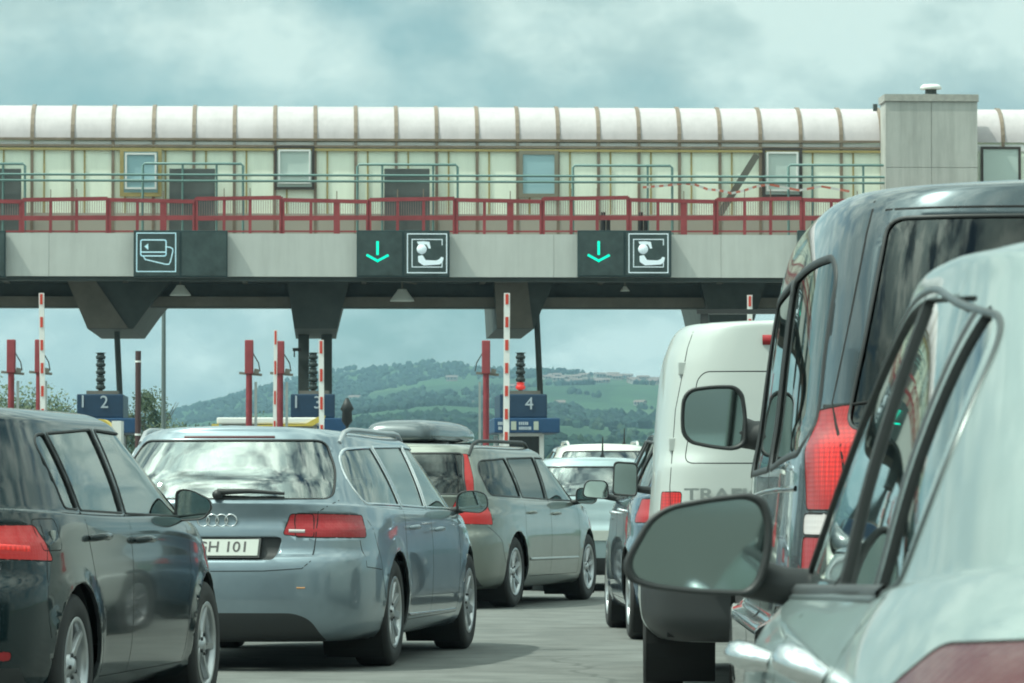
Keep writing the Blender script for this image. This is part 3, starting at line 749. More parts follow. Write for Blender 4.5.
for px, py, r in ((180, 291, .26), (402, 296, .30), (625, 289, .12)):
    t = gthing('floodlight', {180: 'white cone lamp under the gantry below the card sign', 402: 'largest white cone lamp under the gantry below the seated figure sign', 625: 'small white lamp under the gantry below the right arrow sign'}[px], 'lamp', 'lamps under the gantry beam', gu(px, 2.2), 2.2, gz(px, py, 2.2))
    b = MB(); b.lathe([(r*.35, r*.55), (r*.5, r*.3), (r*.95, -.30*r), (r*1.0, -.42*r), (r*.9, -.42*r), (r*.4, .1*r)], 20); b.build('lamp_shade', mat('lamp_white', (.8, .82, .78), .5), t)
    b = MB(); b.tube([(0, 0, r*.4), (0, 0, .55)], .025, 6); b.bar((-.5, 0, .45), (.35, 0, .3), .04); b.build('lamp_bracket', BRN, t)
# signs -------------------------------------------------------------------------------
EB = mat('led_blue_white', (.45, .6, .65), .5, emis=(.50, .78, .92), es=.34)
EW = mat('led_white', (.6, .65, .68), .5, emis=(.72, .86, .95), es=.34)
EG = mat('led_green', (.05, .55, .40), .5, emis=(.03, .85, .55), es=.8)
SBX = mat('sign_case', (.022, .045, .048), .45); SFC = mat('sign_face', (.045, .065, .064), .3, var=.35, vscale=2.5)
def strokes(lines, wd, y, s=1.0, mi=0):
    """lines in sign units (0..45 px wide, downwards), flat ribs standing 1 cm proud"""
    b = MB()
    for L in lines:
        for p, q in zip(L[:-1], L[1:]):
            p, q = Vector((p[0], 0, -p[1])), Vector((q[0], 0, -q[1])); dd = (q-p).normalized()*wd*.45
            b.bar(Vector((p.x, y, p.z))-dd, Vector((q.x, y, q.z))+dd, wd, .5, up=(0, 1, 0))
    return b
def sign(px0, px1, label, kind, cells):
    t = gthing('lane_sign', label, 'sign', 'lane signs on the gantry', gu(px0, -.30), -.30, gz(px0, 230, -.30)); s = 1/41.9
    Wd = (px1-px0); H = 46.5
    b = MB(); b.box(0, Wd*s, 0, .28, -H*s, 0); b.build('sign_case', SBX, t, bevel=.01)
    for i, cell in enumerate(cells):
        x0 = 1.2+i*(Wd/2 if len(cells) > 1 else 0); cw = (Wd/2 if len(cells) > 1 else Wd)-2.4
        o = MB().box((x0)*s, (x0+cw)*s, -.02, 0.005, (-H+1.6)*s, -1.6*s).build('sign_face', SFC, t)
        def put(bm_, nm, mt):
            bm_.v = [((v[0]+x0)*s, -.022+(v[1])*s*.4, v[2]*s) for v in bm_.v]; bm_.build(nm, mt, t)
        if cell == 'arrow':
            put(strokes([[(19.5, 12), (19.5, 23.5)]], 2.6, 0), 'arrow_shaft', EG); put(strokes([[(9.5, 25), (19.5, 30.5), (29.5, 25.2)]], 2.4, 0), 'arrow_head', EG)
        elif cell == 'card':
            put(strokes([[(2, 2.8), (40.5, 2.8), (40.5, 41), (2, 41), (2, 2.8)]], 1.0, 0), 'sign_border', EB)
            r1 = rpoly([(6, 9.6), (31, 9.6), (31, 25.5), (6, 25.5)], 2.2); r1.append(r1[0])
            put(strokes([r1, [(6, 21.7), (31, 21.7)]], 1.25, 0), 'card_outline', EB)
            bb = MB(); bb.prism([(9.5, -16.2), (13.4, -13), (13.4, -19.6)], 'y', -.3, .3); put(bb, 'card_arrow', EB)
            put(strokes([[(31.5, 16.5), (34.8, 16.8), (37.4, 18.2), (37.8, 20.5), (35.4, 31), (33.8, 33.8), (30, 33.6), (10.5, 29.0), (8.8, 26.2)]], 1.1, 0), 'rear_card_outline', EB)
        elif cell == 'man':
            put(strokes([[(3, 3.5), (42.0, 3.5), (42.0, 42.2), (3, 42.2), (3, 3.5)]], .95, 0), 'sign_border', EW)
            put(strokes([[(37.5, 14.5), (37.5, 9), (7.6, 9), (7.6, 36.5), (37.4, 36.5), (37.4, 31.5)]], .8, 0), 'booth_outline', EW)
            bb = MB(); bb.lathe([(0, 0), (5.0, 0), (5.0, .3)], 20, (17.2, -.3, -18.7), 'y'); bb.prism([(13.6, -14), (12.5, -11.2), (19, -10.8), (24.8, -11.5), (26.2, -18), (24.2, -18.2), (22.0, -14.2)], 'y', -.35, .25); put(bb, 'figure_head', EW)
            bb = MB(); bb.prism(rpoly([(13.5, -25.5), (18, -24.6), (21.0, -29.6), (31.5, -30.0), (35, -28.5), (36.3, -26.3), (39, -27), (38, -31.5), (35, -34), (19, -35), (13.8, -31.5)], .8), 'y', -.35, .25); put(bb, 'figure_body', EW)
    return t
sign(133, 226, 'dark sign on the gantry showing two overlapping cards, its right half unlit', 'card', ['card', 'off'])
sign(356.5, 449, 'left of two signs with green arrow and seated figure, with streaky grey face', 'arrow', ['arrow', 'man'])
sign(578, 671.5, 'right of two signs with green arrow and seated figure, clean dark face', 'arrow', ['arrow', 'man'])
sign(798.5, 892, 'blank dark sign above the white van roof, half hidden by the people mover', 'off', ['off', 'off'])
sign(-91, 3, 'dark sign almost wholly cut off by the left picture edge', 'off', ['off', 'off'])
# railing ----------------------------------------------------------------------------------
rl = gthing('safety_railing', 'red steel safety railing with mesh panels along the gantry walkway', 'railing')
MESH = mat('wire_mesh', (.38, .24, .22), .6)
pw = .25; x0 = 22-87*2; rr = random.Random(4)
for i in range(13):
    xa = x0+i*86.9; xb = xa+85.0; jit = (-1.6, 1.0, -.6, .9)[i % 4]; tl = (.9 if i % 2 else -.6)
    p = bpy.data.objects.new('railing_panel', None); COL.objects.link(p); p.parent = rl; p.empty_display_size = .2
    ZT = lambda x: gz(x, 199.5+jit+tl*(x-xa-42)/42, pw); zm = gz(xa, 218, pw); zb = gz(xa, 231, pw); zbot = gz(xa, 236, pw)
    b = MB(); b.bar((gu(xa, pw), pw, ZT(xa)), (gu(xb, pw), pw, ZT(xb)), .075, .09); b.bar((gu(xa, pw), pw, zm), (gu(xb, pw), pw, zm+.02), .05, .11); b.bar((gu(xa, pw), pw, zb), (gu(xb, pw), pw, zb), .03, .04, 0); b.build('rail', REDP, p)
    for k, x in enumerate((xa, xa+28, xa+54, xb)):
        b = MB(); wd = .085 if k in (0, 3) else (.15 if (k == 2 and i % 2) else .07); b.box(gu(x, pw)-wd/2, gu(x, pw)+wd/2, pw-.03, pw+.04, zbot-.05, ZT(x)+(.02 if k in (0, 3) else -.02)); b.build('post', REDP, p)
        if k == 1 and i % 2 == 0 or k == 2:
            b = MB(); b.tube([(gu(x, pw), pw, ZT(x)), (gu(x, pw), pw, ZT(x)+.24)], .012, 5); b.build('post_rod', BROWN, p)
    b = MB(); n = 36
    for k in range(n):
        x = xa+(xb-xa)*(k+.5)/n; b.bar((gu(x, pw), pw+.02, zm), (gu(x, pw), pw+.02, ZT(x)), .012, .012)
    b.build('mesh_infill', MESH, p)
for px in (603, 640.5):
    t = gthing('walkway_bollard', {603: 'left of two short black posts behind the red railing', 640.5: 'right of two short black posts behind the red railing'}[px], 'post', 'black posts on the walkway', gu(px, .6), .6, 0)
    b = MB(); b.tube([(0, 0, z1-.05), (0.01, 0, gz(px, 212, .6))], [.07, .06], 8); b.tube([(.13, 0, z1-.05), (.13, 0, gz(px, 216, .6))], .05, 8); b.build('post', BLK, t)
# gallery ------------------------------------------------------------------------------------
WG = 1.6; BY = 40.55
ga = gthing('walkway_gallery', 'glazed pedestrian gallery with a curved white roof and brown ribs above the gantry', 'gallery')
ROOF = mat('roof_vault', (.50, .455, .465), .32, coat=.3, var=.08, vscale=1.4, streak=.12)
zt = gz(512, 106.5, WG+1.0); ze = gz(512, 140, WG); rad = zt-ze; zf = gz(512, 236, WG)-.3
ribs = [31-BY*2+BY*i for i in range(29)]
def arcp(off=0.0): return [(WG+.0+1.05*(1-math.cos(a*PI/16))-off*math.cos(a*PI/16), ze+(rad)*math.sin(a*PI/16)+off*math.sin(a*PI/16)) for a in range(9)]
ends = []
for i in range(len(ribs)-1):
    u0, u1 = gu(ribs[i], WG), gu(ribs[i+1], WG)
    if ribs[i] > 862 and ribs[i] < 960: continue
    pr = arcp(); P = pr+[(WG+2.6, zt-.02)]
    vs = []
    for uu in (u0+.01, u1-.01): vs += [(uu, y, z) for y, z in P]
    n = len(P); b = MB(); b.add(vs, [(k, k+1, k+1+n, k+n) for k in range(n-1)], 0, True); b.build('roof_panel', ROOF, ga)
    b = MB(); b.box(u0+.02, u1-.02, WG+.03, WG+.06, zf, ze-.26); b.build('wall_panel', CREAM, ga)
    b = MB(); b.box(u0+.02, u1-.02, WG+.02, WG+.05, ze-.22, ze-.05); b.build('transom_panel', WHP, ga)
for i, x in enumerate(ribs):
    u = gu(x, WG)
    if 895 < x < 960: continue
    b = MB(); A = arcp(.03); B = arcp(-.05); w = .045
    vs = []
    for q in (A, B):
        for uu in (u-w, u+w): vs += [(uu, y, z) for y, z in q]
    n = 9; fs = [(k, k+1, n+k+1, n+k) for k in range(n-1)]+[(2*n+k, 3*n+k, 3*n+k+1, 2*n+k+1) for k in range(n-1)]+[(k, 2*n+k, 2*n+k+1, k+1) for k in range(n-1)]+[(n+k, n+k+1, 3*n+k+1, 3*n+k) for k in range(n-1)]
    b.add(vs, fs); b.box(u-w*.8, u+w*.8, WG-.03, WG+.04, zf, ze+.01); b.build('rib', BROWN, ga)
    if i % 1 == 0:
        v = u+gu(512+12, WG)-gu(512, WG); b = MB(); b.box(v-.02, v+.02, WG-.0, WG+.028, zf, ze-.24); b.build('mullion', YEL, ga)
ua, ub = gu(ribs[0], WG), gu(888, WG)
for y, h, mt in ((140, .06, BROWN), (146.5, .055, BROWN), (150, .06, YEL)):
    z = gz(512, y, WG); MB().box(ua, ub, WG-.05, WG+.015, z-h/2, z+h/2).build('eaves_rail', mt, ga)
MB().box(ua, ub, WG-.02, WG+.02, zf, gz(512, 214, WG)).build('kick_board', mat('kick_board', (.36, .33, .28), .7), ga)
MB().box(ua, gu(1090, WG), WG+.2, WG+2.9, zf-.2, zf).build('gallery_floor', CON, ga)
MB().box(ua, gu(1090, WG), WG+2.62, WG+2.7, zf, zt-.02).build('rear_wall', CREAM, ga)
GLW = mat('window_glass_blue', (.32, .48, .52), .06, spec=.8); GLP = mat('window_glass_pale', (.52, .60, .56), .08, spec=.8)
def gwin(px0, px1, py0, py1, fr_, gl_, inner=None, fw=3.0):
    f = MB(); w = WG-.07
    u0, u1, a, b_ = gu(px0, w), gu(px1, w), gz(px0, py1, w), gz(px0, py0, w); t = fw/42
    f.box(u0, u1, w, w+.06, a, a+t); f.box(u0, u1, w, w+.06, b_-t, b_); f.box(u0, u0+t, w, w+.06, a+t, b_-t); f.box(u1-t, u1, w, w+.06, a+t, b_-t)
    o = f.build('window', fr_, ga); MB().box(u0+t, u1-t, w+.03, w+.05, a+t, b_-t).build('pane', gl_, o)
    if inner:
        f = MB(); s_ = t+.03; q = .045; x0_, x1_, z0_, z1_ = u0+s_, u1-s_, a+s_+.05, b_-s_
        f.box(x0_, x1_, w-.02, w+.03, z0_, z0_+q); f.box(x0_, x1_, w-.02, w+.03, z1_-q, z1_); f.box(x0_, x0_+q, w-.02, w+.03, z0_+q, z1_-q); f.box(x1_-q, x1_, w-.02, w+.03, z0_+q, z1_-q)
        f.box(x0_+q, x1_-q, w-.015, w+.02, z0_+.2, z0_+.24); f.build('sash', WHP, o)
gwin(119, 161, 147, 196, YEL, GLW, True, 4); gwin(274, 314, 145, 189, mat('frame_dark_brown', (.05, .04, .035), .5), GLP, True, 2.6); gwin(519, 558.5, 150, 197, mat('frame_grey_brown', (.22, .20, .15), .5), GLW, None, 4)
gwin(763, 803, 147, 197, MATS['frame_dark_brown'], GLP, True, 3); gwin(982, 1022, 146, 184, MATS['frame_dark_brown'], GLP, None, 2.5)
# dark equipment boards in front of the gallery and their tube frames
for px0, px1, lb in ((-24, 20, 'dark square board at the left picture edge before the gallery'), (168.5, 214.5, 'dark square board before the gallery, above the unlit half of the card sign'), (384, 429.5, 'dark square board before the gallery, above the left green arrow sign')):
    w = 1.15; t = gthing('equipment_board', lb, 'board', 'dark boards before the gallery', gu(px0, w), w, 0); ln = gu(px1, w)-gu(px0, w)
    MB().box(0, ln, 0, .16, z1-.1, gz(px0, 168, w)).build('board', DGL, t, bevel=.012)
    MB().bar((.05, .2, z1-.1), (.05, .2, gz(px0, 180, w)), .06).build('board_support', TEAL, t)
hr = gthing('handrail', 'pair of long thin teal handrail tubes along the gallery front', 'handrail'); w = .85
for y in (175.5, 181.5):
    b = MB(); b.tube([(ua, w, gz(512, y, w)), (gu(895, w), w, gz(512, y, w))], .032, 6); b.build('tube', TEAL, hr)
for i, (a, b_, mids, y0) in enumerate(((-74, 24, (2,), 163), (142, 242.5, (182, 216), 163), (357, 457.5, (382, 433), 164), (573, 672.5, (648,), 165), (789, 889.5, (813, 864), 164.5))):
    lb = ['teal tube frame at the left picture edge around a dark board', 'teal tube frame around the dark board above the card sign', 'teal tube frame around the dark board above the left arrow sign', 'empty teal tube frame above the right arrow sign', 'teal tube frame beside the grey tower block'][i]
    w = 1.0; t = gthing('tube_frame', lb, 'frame', 'teal tube frames before the gallery', gu(a, w), w, 0); L = gu(b_, w)-gu(a, w); z = gz(a, y0, w)
    b = MB(); b.tube([(0, 0, z1-.1), (0, 0, z-.05), (.05, 0, z), (L-.05, 0, z), (L, 0, z-.05), (L, 0, z1-.1)], .034, 6); b.build('hoop', TEAL, t)
    for mx_ in mids:
        u = gu(mx_, w)-gu(a, w); b = MB(); b.tube([(u, 0.01, z1-.1), (u, .01, z)], .03, 6); b.build('upright', TEAL, t)
# brace plank, warning tape
t = gthing('brace_plank', 'dark plank leaning diagonally before the gallery wall', 'plank'); b = MB(); b.bar(G(757.5, 154, 1.2), G(720, 214, 1.2), .10, .16); b.build('plank', mat('plank_dark', (.12, .115, .095), .7), t)
tp = gthing('barrier_tape', 'sagging red and white tape tied before the gallery, right part', 'tape')
RT = mat('tape_red', (.62, .20, .14), .5)
pts = [(643, 187), (655, 186), (668, 185), (682, 183), (695, 184), (708, 189), (720, 190), (732, 193), (745, 190), (757, 186), (770, 184), (800, 190), (822, 186), (850, 191)]
ra = MB()
for i, (p, q) in enumerate(zip(pts[:-1], pts[1:])):
    for j in range(3):
        a0 = G(p[0]+(q[0]-p[0])*j/3, p[1]+(q[1]-p[1])*j/3, .95); a1 = G(p[0]+(q[0]-p[0])*(j+1)/3, p[1]+(q[1]-p[1])*(j+1)/3, .95)
        ra.bar(a0, a1, .012, .055, (i*3+j) % 2)
ra.build('tape', [RT, WHP], tp)
# grey tower block
tw = gthing('stair_tower', 'plain light grey box tower interrupting the gallery, round vent on top', 'tower'); w = .55
u0, u1, zt2, zb2 = gu(886.5, w), gu(978.5, w), gz(930, 93.5, w), 4.5
TWM = mat('tower_panel', (.45, .45, .42), .6, var=.09, vscale=.9, streak=.28)
zc = gz(930, 167, w)
for a, b_, c_, d_ in ((u0, (u0+u1)/2-.006, zc+.006, zt2-.18), ((u0+u1)/2+.006, u1, zc+.006, zt2-.18), (u0, (u0+u1)/2-.006, zb2, zc-.006), ((u0+u1)/2+.006, u1, zb2, zc-.006)): MB().box(a, b_, w, w+.05, c_, d_).build('cladding_panel', TWM, tw)
MB().box(u0+.01, u1-.01, w+.03, w+1.0, zb2, zt2-.1).build('core', TWM, tw)
MB().box(u0-.03, u1+.03, w-.04, w+1.05, zt2-.17, zt2).build('coping', mat('coping', (.36, .35, .32), .6, var=.2), tw)
b = MB(); um = gu(929, w+1); b.lathe([(.0, .30), (.2, .28), (.26, .22), (.26, .17), (.13, .16)], 20, (um, w+.5, zt2)); b.build('vent_cap', WHP, tw)
b = MB(); b.lathe([(.20, 0), (.20, .05), (.14, .06), (.14, .17)], 20, (um, w+.5, zt2)); b.build('vent_neck', DKS, tw)
b = MB(); b.box(gu(876, w), gu(880, w), w+.3, w+.4, gz(878, 109, w), gz(878, 102, w)); b.build('cable_box', DKS, tw)

# ------------------------------------------------------------------ toll islands and booths
NAVY = mat('booth_navy', (.016, .042, .085), .4, var=.1); NAV2 = mat('booth_blue', (.018, .06, .14), .4, var=.1)
ZI = .15
def dw(px, d): return (px-512)/F*d
for i, (px, nm) in enumerate(((100, 'leftmost'), (312, 'second'), (520, 'third'), (735, 'fourth'))):
    o = MB().box(-1.0, 1.0, -22, 10, -.05, ZI).build('toll_island', CON, None, bevel=.04); o.location = (dw(px, 95), 95, 0); o.rotation_euler = (0, 0, R(2.8)); o['kind'] = 'structure'
def booth(px, d, x0, x1, label, digits, w0=2.2, pale=False):
    """x0,x1: sign board columns in the photo"""
    t = thing('toll_booth', label, 'booth', (dw(px, d), d, ZI), R(2.8), 'toll booths'); k = d/F
    hw_ = (x1-x0)/2*k; X = lambda x: (x-px)*k; Z = lambda y: CAMH-ZI+(HZ-y)*k
    yt = 394 if pale is False else 395
    b = MB(); b.box(-hw_+.06, hw_-.06, .2, 3.0, 0, 1.0); b.build('booth_wall', NAV2, t)
    f = MB()
    for sx in (-1, 1):
        for y in (.2, 2.94): MB().box(sx*(hw_-.12)-.05, sx*(hw_-.12)+.05, y, y+.06, 1.0, Z(434)).build('corner_post', WHP, t)
    f.box(-hw_+.12, hw_-.12, .2, .26, Z(434)-.05, Z(434)+.02)
    f.build('window_frame', WHP, t)
    MB().box(-hw_+.18, hw_-.18, .24, .25, 1.0, Z(434)-.05).build('window', mat('booth_glass', (.012, .016, .018), .08), t)
    MB().box(-hw_-.05, hw_+.28, -.05, 3.2, Z(433), Z(418)).build('canopy_band', NAV2, t, bevel=.03)
    MB().box(-hw_+.08, hw_-.0, .1, 2.8, Z(418), Z(yt)).build('number_board', NAVY, t, bevel=.03)
    MB().box(-hw_*.5, hw_*.75, .3, 1.2, Z(yt), Z(yt)+.08).build('roof_plinth', BRN, t)
    for dgt, dx, dy in digits:
        me = text_mesh(dgt, .40, .01); me.transform(Matrix(((1, 0, 0, X(dx)), (0, 0, 1, .085), (0, 1, 0, Z(dy)), (0, 0, 0, 1)))); me.name = 'digit'; link('number', me, mat('sign_grey_white', (.42, .47, .52), .5), t)
    return t, X, Z, hw_
t, X, Z, hw_ = booth(98, 95, 74, 124, 'navy toll booth marked 1 and 2, left of the lamp post', [('1', 82.5, 402), ('2', 104, 402.5)])
t, X, Z, hw_ = booth(311, 95, 287, 335, 'navy toll booth marked 1 and 3 under the twin dark columns', [('1', 296, 402.5), ('3', 317.5, 403)])
t, X, Z, hw_ = booth(522, 95, 496, 547, 'navy toll booth marked 4, red light glowing on its roof', [('4', 529.5, 404)])
for x, w_ in ((513.5, 2.6), (536, 2.4)):
    MB().box(X(x)-w_*.0225, X(x)+w_*.0225, -.062, -.045, Z(430), Z(421.5)).build('notice', mat('notice_pale', (.42, .45, .38), .5), t)
b = MB()
for y in (423.5, 428.3):
    for xx in (498.5, 500.2, 501.9, 519.5, 521.5, 523.5, 525.5, 527.3) if y < 425 else (499, 500.8, 519.5, 521.3, 523, 524.9, 526.8, 528.8, 530.3): b.box(X(xx)-.016, X(xx)+.016, -.058, -.045, Z(y)-.035, Z(y)+.035)
b.build('small_lettering', mat('sign_grey_white', (.42, .47, .52)), t)
# stacked signal posts on the booth roofs
LENS = mat('signal_dark_lens', (.02, .03, .03), .2)
for px, lb, red in ((100.5, 'ribbed black signal stack on the booth marked 1 and 2', 0), (313, 'ribbed black signal stack between the twin columns', 0), (520.5, 'ribbed black signal stack with its lowest light glowing red, on booth 4', 1)):
    d = 95.8; t = thing('signal_stack', lb, 'signal', (dw(px, d), d, 0), 0, 'signal stacks on booths'); Z = lambda y: CAMH+(HZ-y)*d/F; n = 5
    y0, y1 = (352.5, 390); b = MB(); b.tube([(0, 0, Z(396)), (0, 0, Z(y0))], .05, 8); b.build('pole', BLK, t)
    for i in range(n):
        za = Z(y1-(y1-y0)*i/n); zb_ = Z(y1-(y1-y0)*(i+1)/n); h = zb_-za
        b = MB(); b.lathe([(.05, 0), (.10, .02), (.115, h*.45), (.085, h*.6), (.085, h*.85), (.13 if i == n-1 else .10, h*.97), (.05, h)], 16, (0, 0, za)); b.build('signal_lamp', MATS['bright_red_lens'] if red and i == 0 else LENS, t)
# red barrier posts ---------------------------------------------------------------------
def redpost(px, d, ytop, ybend, label, side=1, arm=None, low=460):
    t = thing('barrier_post', label, 'barrier', (dw(px, d), d, 0), 0, 'red barrier posts'); k = d/F; Z = lambda y: CAMH+(HZ-y)*k
    b = MB(); b.box(-.085, .085, -.085, .085, Z(ybend), Z(ytop)); b.build('post_cover', REDP, t, bevel=.02)
    b = MB(); b.tube([(0, 0, 0), (0, 0, Z(ybend))], .065, 10); b.build('post', mat('red_dull', (.22, .03, .04), .6, var=.3, vscale=4), t)
    b = MB(); b.bar((-.20, 0, Z(ybend)+.02), (.26, 0, Z(ybend)-.02), .06, .05); b.bar((.14, 0, Z(ybend)), (.16, 0, Z(ybend)+.10), .1, .1); b.build('bracket', BRN, t)
    b = MB(); b.tube([(side*.07, 0, Z(ytop)-.25), (side*.19, 0, Z(ybend)+.22), (side*.22, 0, Z(ybend)+.05)], .012, 5); b.build('cable', BLK, t)
    b = MB(); b.box(side*.13-.02, side*.13+.03, -.03, .03, 0, Z(ybend+8)); b.build('stay', mat('galvanised', (.33, .36, .35), .5, .4), t)
def arm(px0, py0, px1, py1, d, wd, label, per=12.5):
    k = d/F; t = thing('raised_barrier', label, 'barrier', (dw(px1, d), d, 0), 0, 'raised barrier arms'); P = lambda x, y: Vector(((x-px1)*k, 0, CAMH+(HZ-y)*k))
    a, b_ = P(px0, py0), P(px1, py1); m = MB(); m.bar(b_, a, .06, wd); m.build('arm', WHP, t)
    L = abs(py1-py0); n = int(L/per)
    for i in range(n+1):
        y = py0+1+i*per
        if y+per*.45 > py1: break
        x = px0+(px1-px0)*(y-py0)/(py1-py0); q = P(x, y); r_ = P(x, y+per*.45)
        MB().box(q.x-wd*.26, q.x+wd*.26, -.042, -.031, r_.z, q.z).build('red_band', mat('arm_red', (.52, .05, .03), .45), t)
    MB().box(-.16, .16, -.12, .2, 0, 1.0).build('barrier_cabinet', REDP, t, bevel=.02)
D1 = 85
redpost(11, D1, 339.5, 373, 'red barrier post nearest the left picture edge'); redpost(39, D1, 339.5, 373, 'red barrier post beside the leftmost raised arm')
redpost(249, D1, 340, 374, 'left red barrier post of the second pair'); redpost(280, D1, 341, 374, 'right red barrier post of the second pair')
redpost(486, D1, 340.5, 374, 'single red barrier post left of booth 4', -1)
arm(41, 293, 43.5, 460, 83, .10, 'raised red and white arm at the left before the gantry', 23); arm(275.5, 330, 274.5, 460, 83, .07, 'raised arm between the second pair of red posts', 30)
arm(507, 293, 506, 470, 83, .12, 'raised red and white arm in front of booth 4', 23); arm(321, 340, 322, 460, 83, .10, 'raised arm in front of the twin dark columns', 28); arm(750, 295, 750, 460, 83, .10, 'raised arm showing above the white van roof', 23)
# poles
def pole(name, px, ytop, d, r0, r1, label, m_, lean=0, cat='pole'):
    t = thing(name, label, cat, (dw(px, d), d, -.2)); b = MB(); z = CAMH+(HZ-ytop)*d/F+.2; b.tube([(0, 0, 0), (lean*.5, 0, z/2), (lean, 0, z)], [r0, (r0+r1)/2, r1], 10); b.build('shaft', m_, t); return t, z
t, z = pole('marker_pole', 138, 351, 92, .065, .065, 'slim dark pole with pale rings right of the booth marked 1 and 2', mat('pole_dark_red', (.06, .03, .03), .6))
for zz_ in (.6, 1.6, 2.5, z-.25): MB().lathe([(.070, 0), (.070, .04)], 12, (0, 0, zz_)).build('pale_ring', WHP, t)
t, z = pole('lamp_post', 163.5, 290, 150, .10, .07, 'tall thin grey lamp post rising behind the gantry beam', mat('galvanised_dark', (.14, .17, .165), .5, .3), cat='lamp post')
MB().box(-.15, .15, -.2, .8, z, z+.12).build('lamp_head', DKS, t)
t, z = pole('marker_pole', 347, 398, 92, .035, .035, 'short black post with a finned head right of the twin columns', BLK)
b = MB(); b.lathe([(.03, z-.62), (.12, z-.5), (.10, z-.3), (.15, z-.24), (.08, z-.1), (.03, z)], 12); b.build('finned_head', BLK, t)
# camera on the twin column, service kiosk with a yellow edge
t = thing('kiosk', 'low white kiosk roof with a yellow corner, above the steel-blue estate', 'kiosk', (dw(267, 88), 88, 0)); k = 88/F; Z = lambda y: CAMH+(HZ-y)*k
MB().box(-1.05, 1.05, 0, 2.4, Z(424), Z(417.5)).build('roof', WHP, t, bevel=.03)
b = MB(); b.prism([(1.06, Z(417)), (1.22, Z(415.5)), (1.2, Z(419)), (.95, Z(426)), (-.2, Z(426.5)), (-.2, Z(425)), (.8, Z(424.2))], 'y', -.05, .1); b.build('yellow_edge', mat('signal_yellow', (.55, .42, .08), .5), t)
MB().box(-.95, .95, .1, 2.2, 0, Z(424)).build('wall', CON, t)
b = MB(); b.box(-1.15, -1.0, -.06, 0, Z(428), Z(424)); b.build('yellow_corner', MATS['signal_yellow'], t)
t = thing('crash_cushion', 'yellow and white cushion before the booth marked 1 and 2', 'cushion', (dw(97, 86), 86, 0)); k = 86/F
b = MB(); b.prism(rpoly([(-.25, 0), (.3, 0), (.3, Z(425)), (.15, Z(419)), (-.1, Z(419.5)), (-.25, Z(423))], .08), 'y', -.2, .6); b.build('cushion', MATS['signal_yellow'], t)
MB().box(.31, .5, -.1, .5, 0, Z(421)).build('white_block', WHP, t)
t = thing('cctv_camera', 'small black camera bracket on the left twin column', 'camera', gw(gu(295, 6.5), 6.5)+Vector((0, 0, gz(295, 350, 6.5))), GA)
b = MB(); b.box(-.06, .16, -.05, .05, -.03, .05); b.tube([(-.02, 0, -.03), (-.02, 0, -.18)], .02, 6); b.build('camera_body', BLK, t)
# haze -----------------------------------------------------------------------------------------
HAZE = True
if HAZE:
    hm = bpy.data.materials.new('haze'); hm.use_nodes = True; t = hm.node_tree; t.nodes.clear(); o = t.nodes.new('ShaderNodeOutputMaterial'); v = t.nodes.new('ShaderNodeVolumePrincipled')
    v.inputs['Color'].default_value = (.52, .80, 1.0, 1); v.inputs['Density'].default_value = .00015; v.inputs['Anisotropy'].default_value = .2; t.links.new(v.outputs[0], o.inputs['Volume'])
    b = MB().box(-1900, 2600, -320, 5700, -240, 330).build('haze', hm); b['kind'] = 'stuff'; b['label'] = 'thin blue summer haze over the valley'; b['category'] = 'haze'
# ------------------------------------------------------------------ vehicles
RF = Frame(180)
def corner(c, pts, name, m, inset=.0, label=None, sides=(1, -1), az=135, dist=.3):
    """a lens wrapped round the rear corner; pts (x, |y|, z)"""
    for sg in sides:
        fr = Frame(-az if sg > 0 else az)
        p = [(sg*(fr.U.x*sg*x-fr.U.y*sg*yy), z) for x, yy, z in pts]
        # right side: U=(+,-) ; left side: U=(-,-)
        p = []
        for x, yy, z in pts:
            y = -yy if sg > 0 else yy
            p.append((fr.U.x*x+fr.U.y*y, z))
        q = rpoly(p, .02)
        fs = cut_poly(c.bm, q, fr, .1, dist)
        detach(c.bm, fs, name, m, c.root, inset, label=label)
        c.strip(q, fr, .007, .001, True)
def rear_poly(c, pts, name, m, r=.05, inset=.006, trim=None, tw=.02, dist=1.0):
    q = rpoly(pts, r); c.region(q, RF, name, m, inset, .15, dist)
    if trim is not None: tb = MB(); c.strip(q, RF, tw, .002, True, tb, 0); tb.build('glass_seal', trim, c.root)
    return q
def sym(pts): return [(x, z) for x, z in pts]+[(-x, z) for x, z in reversed(pts)]
def seam_sides(c, lines, w=.007):
    for fr, sg in c.sides():
        for l in lines: c.strip([(x*sg, z) for x, z in l], fr, w, .0006)
def arc(cx, cz, r, a0, a1, n=8): return [(cx+r*math.cos(R(a0+(a1-a0)*i/n)), cz+r*math.sin(R(a0+(a1-a0)*i/n))) for i in range(n+1)]
def wiper(c, u0, z0, u1, z1):
    a, na = c.hit(u0, z0, RF); b, nb = c.hit(u1, z1, RF); m = MB()
    m.tube([a+na*.03, (a+b)/2+na*.045, b+nb*.02], [.02, .014, .009], 8); m.lathe([(0, -.05), (.028, -.045), (.03, 0)], 16, tuple(a), 'x'); m.build('rear_wiper', BLK, c.root)

